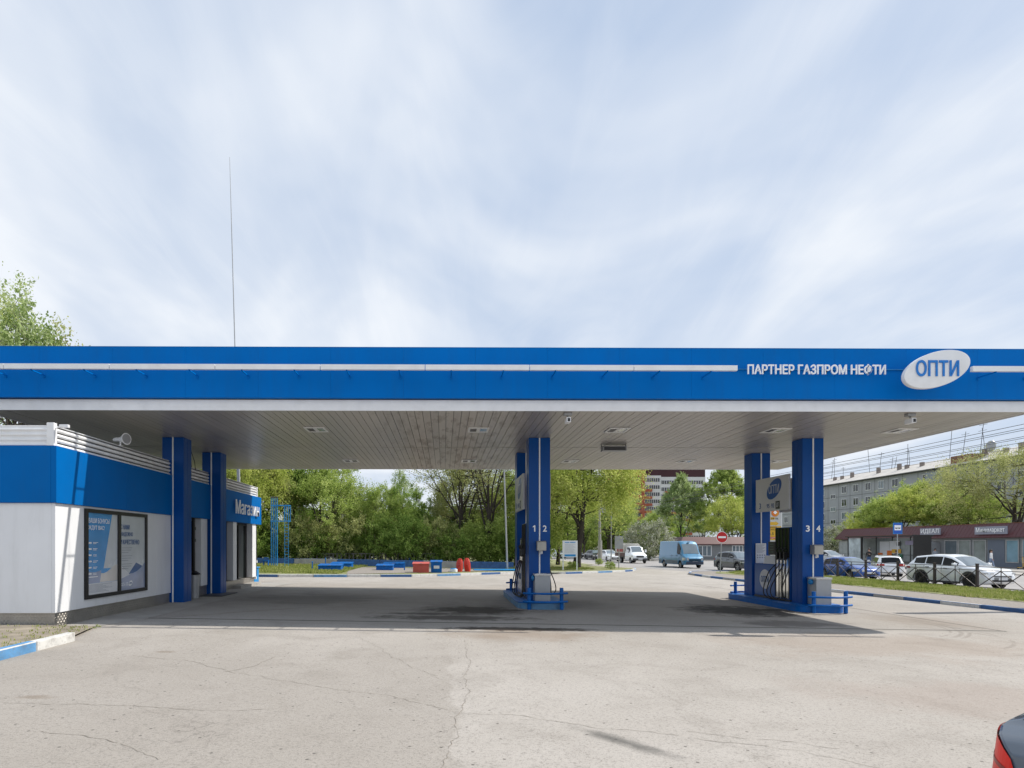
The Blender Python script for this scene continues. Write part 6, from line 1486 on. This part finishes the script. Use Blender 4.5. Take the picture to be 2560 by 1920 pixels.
# ------------------------------------------------------------------ trees
import numpy as np
def fast_mesh(name, v, quads, mats, mi=None):
    me = bpy.data.meshes.new(name); n = len(v); m = len(quads)
    me.vertices.add(n); me.vertices.foreach_set('co', np.asarray(v, dtype=np.float32).ravel())
    me.loops.add(m*4); me.loops.foreach_set('vertex_index', np.asarray(quads, dtype=np.int32).ravel())
    me.polygons.add(m); me.polygons.foreach_set('loop_start', np.arange(0, m*4, 4, dtype=np.int32)); me.polygons.foreach_set('loop_total', np.full(m, 4, dtype=np.int32))
    me.materials.append(mats); me.update(); me.validate(); return me
def tree_meshes(seed, H, r, z0, nc, nl, leaf, spray=.9, droop=0.0, lean=0.0, trunk=.18, point=0.0, lump=.3, fill=.5, shrub=False, limbs=7, up=.3):
    rg = np.random.RandomState(seed); rnd = random.Random(seed)
    cz = (z0+H)/2; rz_ = (H-z0)/2
    lobes = rg.normal(size=(9, 3)); lobes /= np.linalg.norm(lobes, axis=1)[:, None]; amp = rg.uniform(-1, 1, 9)
    def env(d):
        k = 1.0
        for l_, a_ in zip(lobes, amp): k += lump*a_*max(0, float(d@l_))**3
        return k
    tm = MB(); th = H*.62; base = Vector((0, 0, -.15)); tp_ = []
    nst = 7; ox = oy = 0
    for i in range(nst+1):
        f = i/nst; ox += rnd.uniform(-.14, .14)*H*.04; oy += rnd.uniform(-.14, .14)*H*.04
        tp_.append(Vector((ox+lean*f*f, oy, -.15+th*f)))
    if shrub:
        for s_ in range(6):
            a = rnd.uniform(0, 6.28); e = Vector((math.cos(a)*r*.5, math.sin(a)*r*.5, H*.6))
            tm.tube([(0, 0, -.1), e*.5+Vector((0, 0, .2)), e], [.05, .035, .015], 5)
    else:
        tm.tube(tp_, [trunk*(1-.72*(i/nst))*(1.25 if i == 0 else 1) for i in range(nst+1)], 9)
    anchors = [(p, trunk*(1-.72*i/nst)) for i, p in enumerate(tp_) if i >= nst//3]
    if not shrub:
        for k in range(limbs):
            i = rnd.randint(nst//3, nst); b = tp_[i]; a = 2*math.pi*(k+rnd.uniform(-.3, .3))/limbs; el = rnd.uniform(.25, 1.15)
            d = np.array([math.cos(a)*math.cos(el), math.sin(a)*math.cos(el), math.sin(el)]); R_ = env(d)
            e = Vector((d[0]*r*R_*.8+lean*.5, d[1]*r*R_*.8, cz+d[2]*rz_*R_*.75)); m_ = b.lerp(e, .5)+Vector((rnd.uniform(-.3, .3), rnd.uniform(-.3, .3), rnd.uniform(.0, .5)))*(r*.15)
            if m_.z > e.z: m_.z = (b.z+e.z)/2
            r0 = trunk*(1-.72*i/nst)*.6; tm.tube([b, b.lerp(m_, .5)+Vector((0, 0, -.03*r)), m_, m_.lerp(e, .5)+Vector((rnd.uniform(-.1, .1), rnd.uniform(-.1, .1), .05))*r*.3, e], [r0, r0*.8, r0*.6, r0*.38, r0*.15], 7)
            for f in (.5, .75, 1.0): anchors.append((m_.lerp(e, (f-.5)*2) if f > .5 else m_, r0*.4))
    V = []; Wd = []
    per = max(1, nl//nc); ns = 7
    Vs = []
    for c in range(nc):
        d = rg.normal(size=3); d[2] = (abs(d[2])*1.0-.55*rg.rand()) if not shrub else rg.uniform(-1.3, 1.1); d /= np.linalg.norm(d)
        f = (fill+(1-fill)*rg.rand())**.6; R_ = env(d)
        hh = f*d[2]; pr = 1-point*max(0, hh)
        cpt = np.array([d[0]*r*R_*f*pr+lean*(.5+.5*hh), d[1]*r*R_*f*pr, cz+hh*rz_*R_])
        if cpt[2] < .25: cpt[2] = .25+rg.rand()*.4
        an = min(anchors, key=lambda q_: (q_[0]-Vector(cpt)).length+(2 if q_[0].z > cpt[2] else 0)) if anchors else (Vector((0, 0, 0)), .03)
        if not shrub and rg.rand() < .85:
            p0_ = an[0]; p1_ = Vector(cpt); m_ = p0_.lerp(p1_, .5)+Vector((0, 0, -.06*(p1_-p0_).length)); tm.tube([p0_, m_, p1_], [min(an[1]*.5, .05), .022, .008], 4)
        out = cpt-np.array([lean*.5, 0, cz*.8]); out = out/(np.linalg.norm(out)+1e-6)
        for s_ in range(ns):
            sd = rg.normal(size=3)*.75+out*.8+np.array([0, 0, up-droop]); sd /= np.linalg.norm(sd); ln = spray*(.5+.8*rg.rand()); m = max(1, per//ns)
            tt = rg.rand(m)**.8*ln; base_ = cpt+rg.normal(size=3)*.16*spray
            pts = base_+sd*tt[:, None]+rg.normal(size=(m, 3))*(.05+.07*tt[:, None])*spray*1.1; pts[:, 2] -= droop*tt**2*.6
            Vs.append(np.hstack([pts, np.tile(sd, (m, 1))]))
    A = np.vstack(Vs); n = len(A); pts = A[:, :3]; sd = A[:, 3:]
    u = sd+rg.normal(size=(n, 3))*.9; u /= np.linalg.norm(u, axis=1)[:, None]; w_ = np.cross(u, rg.normal(size=(n, 3))); w_ /= np.linalg.norm(w_, axis=1)[:, None]
    s = leaf*(.6+.8*rg.rand(n))[:, None]; a = pts-u*s*.5; b = pts+w_*s*.3; c_ = pts+u*s*.6; d_ = pts-w_*s*.3
    v = np.stack([a, b, c_, d_], axis=1).reshape(-1, 3); v[:, 2] = np.maximum(v[:, 2], .02)
    quads = np.arange(n*4).reshape(n, 4)
    return tm, v, quads
LFM = {'yel': leafmat('leaf_yellow_green', (.27, .35, .07), (.46, .53, .13), (.66, .68, .26), .5), 'mid': leafmat('leaf_mid_green', (.20, .29, .06), (.40, .50, .14), (.60, .67, .26), .5),
       'dark': leafmat('leaf_dark_green', (.10, .18, .04), (.27, .39, .09), (.48, .58, .18), .48), 'olive': leafmat('leaf_olive', (.22, .26, .10), (.42, .45, .18), (.60, .60, .30), .45),
       'pop': leafmat('leaf_poplar', (.18, .27, .08), (.36, .46, .18), (.62, .68, .42), .5), 'blo': leafmat('blossom', (.12, .17, .06), (.36, .38, .26), (.70, .70, .62), .3)}
BARKD = pbr('dark_bark', (.045, .036, .030), .9, 0, .3, 6, .5, 30)
TYPES = {}
def ttype(k, mat, **kw):
    tm, v, q_ = tree_meshes(**kw); me = fast_mesh('crown', v, q_, LFM[mat]); TYPES[k] = (tm, me, None)
ttype('elm1', 'mid', seed=11, H=10, r=4.0, z0=1.6, nc=150, nl=42000, leaf=.125, lump=.6, fill=.35, limbs=9)
ttype('elm2', 'mid', seed=12, H=10, r=4.2, z0=1.2, nc=150, nl=42000, leaf=.125, lump=.6, fill=.35, limbs=9, spray=1.1)
ttype('elm3', 'mid', seed=13, H=9, r=3.6, z0=1.0, nc=210, nl=44000, leaf=.108, lump=.35, limbs=8, up=.6)
ttype('airy', 'mid', seed=14, H=12, r=4.6, z0=3.5, nc=180, nl=11000, leaf=.12, lump=.4, limbs=10, spray=1.3, trunk=.24, fill=.35)
ttype('willow', 'yel', seed=15, H=13, r=5.0, z0=.6, nc=230, nl=70000, leaf=.13, droop=.9, spray=1.4, lean=1.2, lump=.35, trunk=.32, limbs=10)
ttype('poplar', 'pop', seed=16, H=14, r=4.4, z0=1.0, nc=210, nl=48000, leaf=.19, point=.82, lump=.2, limbs=9, up=.7)
ttype('street', 'yel', seed=17, H=12, r=5.4, z0=3.0, nc=190, nl=50000, leaf=.17, lump=.7, fill=.25, limbs=10, spray=1.2, trunk=.3)
ttype('spread', 'olive', seed=18, H=13, r=7.0, z0=3.6, nc=300, nl=48000, leaf=.13, lump=.4, limbs=11, spray=1.4, trunk=.42, fill=.45)
ttype('shrub1', 'dark', seed=19, H=3.8, r=2.3, z0=.1, nc=90, nl=20000, leaf=.105, shrub=True, lump=.4, spray=.7)
ttype('shrub2', 'dark', seed=20, H=3.2, r=2.6, z0=.1, nc=90, nl=20000, leaf=.105, shrub=True, lump=.4, spray=.8)
ttype('bush', 'blo', seed=21, H=4.6, r=2.6, z0=.6, nc=110, nl=14000, leaf=.18, shrub=True, lump=.3)
ttype('slender', 'pop', seed=22, H=16, r=2.6, z0=3, nc=120, nl=7000, leaf=.17, point=.5, limbs=8, up=.9, fill=.3, lump=.3)
ttype('near', 'yel', seed=31, H=18.3, r=6.2, z0=7, nc=260, nl=50000, leaf=.078, lump=.3, limbs=11, spray=1.3, trunk=.3, fill=.3)
_tr = {}
def tree(kind, loc, s, mat, label, rz=0.0, group=None, sxy=None, name='tree', cat='tree'):
    tm, me, _ = TYPES[kind]; shr = kind in ('shrub1', 'shrub2', 'bush')
    t = thing(name, (loc[0], loc[1], gz(loc[0])+.05), label, cat, rz, group); t.scale = (sxy or s, sxy or s, s)
    if kind not in _tr: _tr[kind] = tm.build('stems' if shr else 'trunk', BARKD, t, smooth=60)
    else: c_ = _tr[kind].copy(); COL.objects.link(c_); c_.parent = t
    o = bpy.data.objects.new('crown', me); COL.objects.link(o); o.parent = t
    o.material_slots[0].link = 'OBJECT'; o.material_slots[0].material = LFM[mat]; return t
def at(px, Y): q_ = foot(px, Y); return (q_.x, Y)
REAR = [('willow', 575, 52, .95, 'yel', 'yellow green tree rising behind the shop roof end'), ('elm2', 650, 55, 1.05, 'olive', 'olive tree behind the blue vent pipes'), ('elm1', 735, 56, 1.1, 'dark', 'dark green tree right of the vent pipes'),
        ('elm2', 800, 55, 1.0, 'mid', 'dense green tree above the left tank hatches'), ('elm3', 885, 60, .74, 'olive', 'thinner olive tree between the two pairs of tank hatches'), ('elm3', 945, 56, .70, 'mid', 'fresh green lower tree left of the sky gap'),
        ('slender', 1000, 66, .66, 'pop', 'slender grey green tree poking into the sky gap'), ('elm1', 1030, 57, .66, 'dark', 'dark low tree behind the red box'), ('airy', 1150, 54, 1.0, 'olive', 'open branched tree with dark limbs behind the red covers'), ('elm3', 1165, 58, .95, 'olive', 'bushy tree under the open branched one'),
        ('airy', 1225, 52, 1.05, 'olive', 'airy tree left of the column numbered 1 2'), ('elm2', 1290, 58, .95, 'mid', 'green tree directly behind the column numbered 1 2'), ('elm1', 500, 62, 1.3, 'yel', 'tall yellow green tree behind the shop centre')]
for i, (k, px, Y, s, m, lab) in enumerate(REAR): tree(k, at(px, Y), s, m, lab, i*1.3, 'trees behind the planted strip', name='tree')
SHR = [(640, 54, 'shrub1', 1.0, 'dark'), (700, 53.5, 'shrub2', 1.1, 'dark'), (760, 53, 'shrub1', 1.0, 'olive'), (815, 54, 'shrub2', 1.0, 'dark'), (870, 53.5, 'shrub1', 1.0, 'olive'), (925, 54, 'shrub2', .95, 'dark'), (985, 53.5, 'shrub1', 1.05, 'dark'), (1045, 53, 'shrub2', 1.1, 'dark'), (1105, 53.5, 'shrub1', 1.0, 'olive'), (1160, 53, 'shrub2', 1.0, 'dark'), (1215, 53, 'shrub1', 1.1, 'mid'), (1265, 53, 'shrub2', 1.0, 'dark'), (1330, 55, 'shrub1', 1.2, 'mid')]
SLAB = ('at the shop corner', 'behind the vent pipes', 'right of the access ladder', 'behind the rear left hatch', 'between hatch pairs, left', 'between hatch pairs, right', 'behind the rear right hatch', 'behind the red box', 'behind the tall blue box', 'behind the red covers', 'left of the slim lamp post', 'at the foot of the slim lamp post', 'behind the column numbered 1 2')
for i, (px, Y, k, s, m) in enumerate(SHR): tree(k, at(px, Y), s*1.05, m, 'shaded shrub under the rear trees, '+SLAB[i], i*2.1, 'shrubs under the rear trees', name='shrub', cat='shrub')
tree('willow', at(1438, 51), 1.0, 'yel', 'large bright willow with thick dark trunk behind the information board', .4)
tree('elm2', at(1395, 60), 1.1, 'yel', 'yellow green tree just right of the column numbered 1 2', 1.0)
tree('elm3', at(1525, 96), 1.15, 'mid', 'green tree behind the black car and white pole', 2.2); tree('elm1', at(1528, 105), 1.0, 'pop', 'grey green tree left of the tower block', .3)
tree('bush', at(1622, 90), 1.15, 'blo', 'small blossoming tree behind the pickup truck', 1.1); tree('poplar', at(1703, 112), 1.12, 'pop', 'broad pale poplar in front of the tower block', .7, sxy=1.0)
tree('elm2', at(1640, 125), 1.0, 'mid', 'green tree low behind the blossoming tree', 1.9); tree('poplar', at(1812, 108), 1.22, 'mid', 'darker poplar right of the tower block', 2.0, sxy=1.1)
tree('elm3', at(1830, 98), 1.0, 'yel', 'yellow green tree above the corner shop', 3.0); tree('elm1', at(1760, 120), .9, 'yel', 'low light green tree left of the corner shop roof', 2.5)
tree('elm2', at(1460, 130), 1.2, 'dark', 'distant dark tree at the street end', 1.2); tree('elm1', at(1420, 120), 1.2, 'mid', 'distant green tree left of the street end', 2.2); tree('elm3', at(1520, 140), 1.3, 'dark', 'distant dark tree behind the white estate car', .2)
q = PX(2170, 1361, 68.5); tree('street', (68.5, q.y), .58, 'yel', 'bright green tree left end behind the pavilion', 0); q = PX(2250, 1361, 69); tree('street', (69, q.y), .9, 'mid', 'tall bright green tree behind the bus stop sign', 2.0)
q = PX(2335, 1361, 69); tree('street', (69, q.y), .90, 'yel', 'bright green tree behind the shorter roof sign', 4.1); q = PX(2420, 1361, 70); tree('street', (70, q.y), .78, 'mid', 'lower green tree behind the pavilion between the two signs', 1.2)
q = PX(2535, 1361, 67); tree('spread', (67, q.y), 1.0, 'olive', 'wide tree with dark arching limbs above the minimarket', .5); q = PX(2120, 1361, 72); tree('elm2', (72, q.y), .62, 'mid', 'small green tree at the far end of the pavilion', .5)
q = foot(2075, 92); tree('bush', (q.x, 92), 1.0, 'blo', 'white blossoming bush beside the pump 3 4 column', .5, name='shrub', cat='shrub')
c_ = P(-60, 760, 34); tree('near', (c_.x-4.8, 34), 1.0, 'yel', 'tall yellow green tree at the left above the canopy', .5); c_ = P(60, 800, 36); tree('slender', (c_.x, 36), 1.07, 'pop', 'sparse slender tree left of the mast above the canopy', 1.0)
c_ = P(20, 800, 33); tree('slender', (c_.x, 33.5), .95, 'pop', 'sparse tree top at the left edge of the canopy', 2.6); c_ = P(150, 860, 38); tree('slender', (c_.x, 38), .96, 'olive', 'treetop just clearing the canopy edge at left', 3.1)
for px, Y, lab in ((1497, 63, 'weedy tuft at the foot of the pale concrete pole'), (1526, 50.5, 'small weed clump at the thin pole'), (1432, 49.5, 'weed clump beside the trunk of the large willow')):
    tree('shrub1', at(px, Y), .17, 'mid', lab, px, name='shrub', cat='shrub')

for i, px in enumerate((560, 680, 790, 850, 910, 1010, 1080, 1140, 1240, 1310)):
    tree('shrub1' if i % 2 else 'shrub2', at(px, 62), 1.5, 'dark', 'dark undergrowth shrub beyond the baluster fence, %s of ten from the shop' % ('first', 'second', 'third', 'fourth', 'fifth', 'sixth', 'seventh', 'eighth', 'ninth', 'last')[i], i*1.1, 'undergrowth beyond the fence', name='shrub', cat='shrub')

for i, (px, Y) in enumerate(((1395, 150), (1430, 145), (1470, 150), (1510, 155), (1560, 150), (1600, 145), (1650, 150))):
    tree('shrub2', at(px, Y), 2.6, ('dark', 'mid')[i % 2], 'distant bush across the street end, %s of seven from the left' % ('first', 'second', 'third', 'fourth', 'fifth', 'sixth', 'seventh')[i], i*.9, 'distant bushes at the street end', name='shrub', cat='shrub')

for i, (px, Y, k, s_) in enumerate(((1880, 170, 'elm1', 1.2), (1925, 178, 'elm2', 1.1), (1850, 150, 'elm3', 1.3))):
    tree(k, at(px, Y), s_, 'mid', 'distant green tree beyond the street, %s hidden by the pump 3 4 island' % ('mostly', 'partly', 'left one')[i], i*1.4, 'distant trees beyond the street')
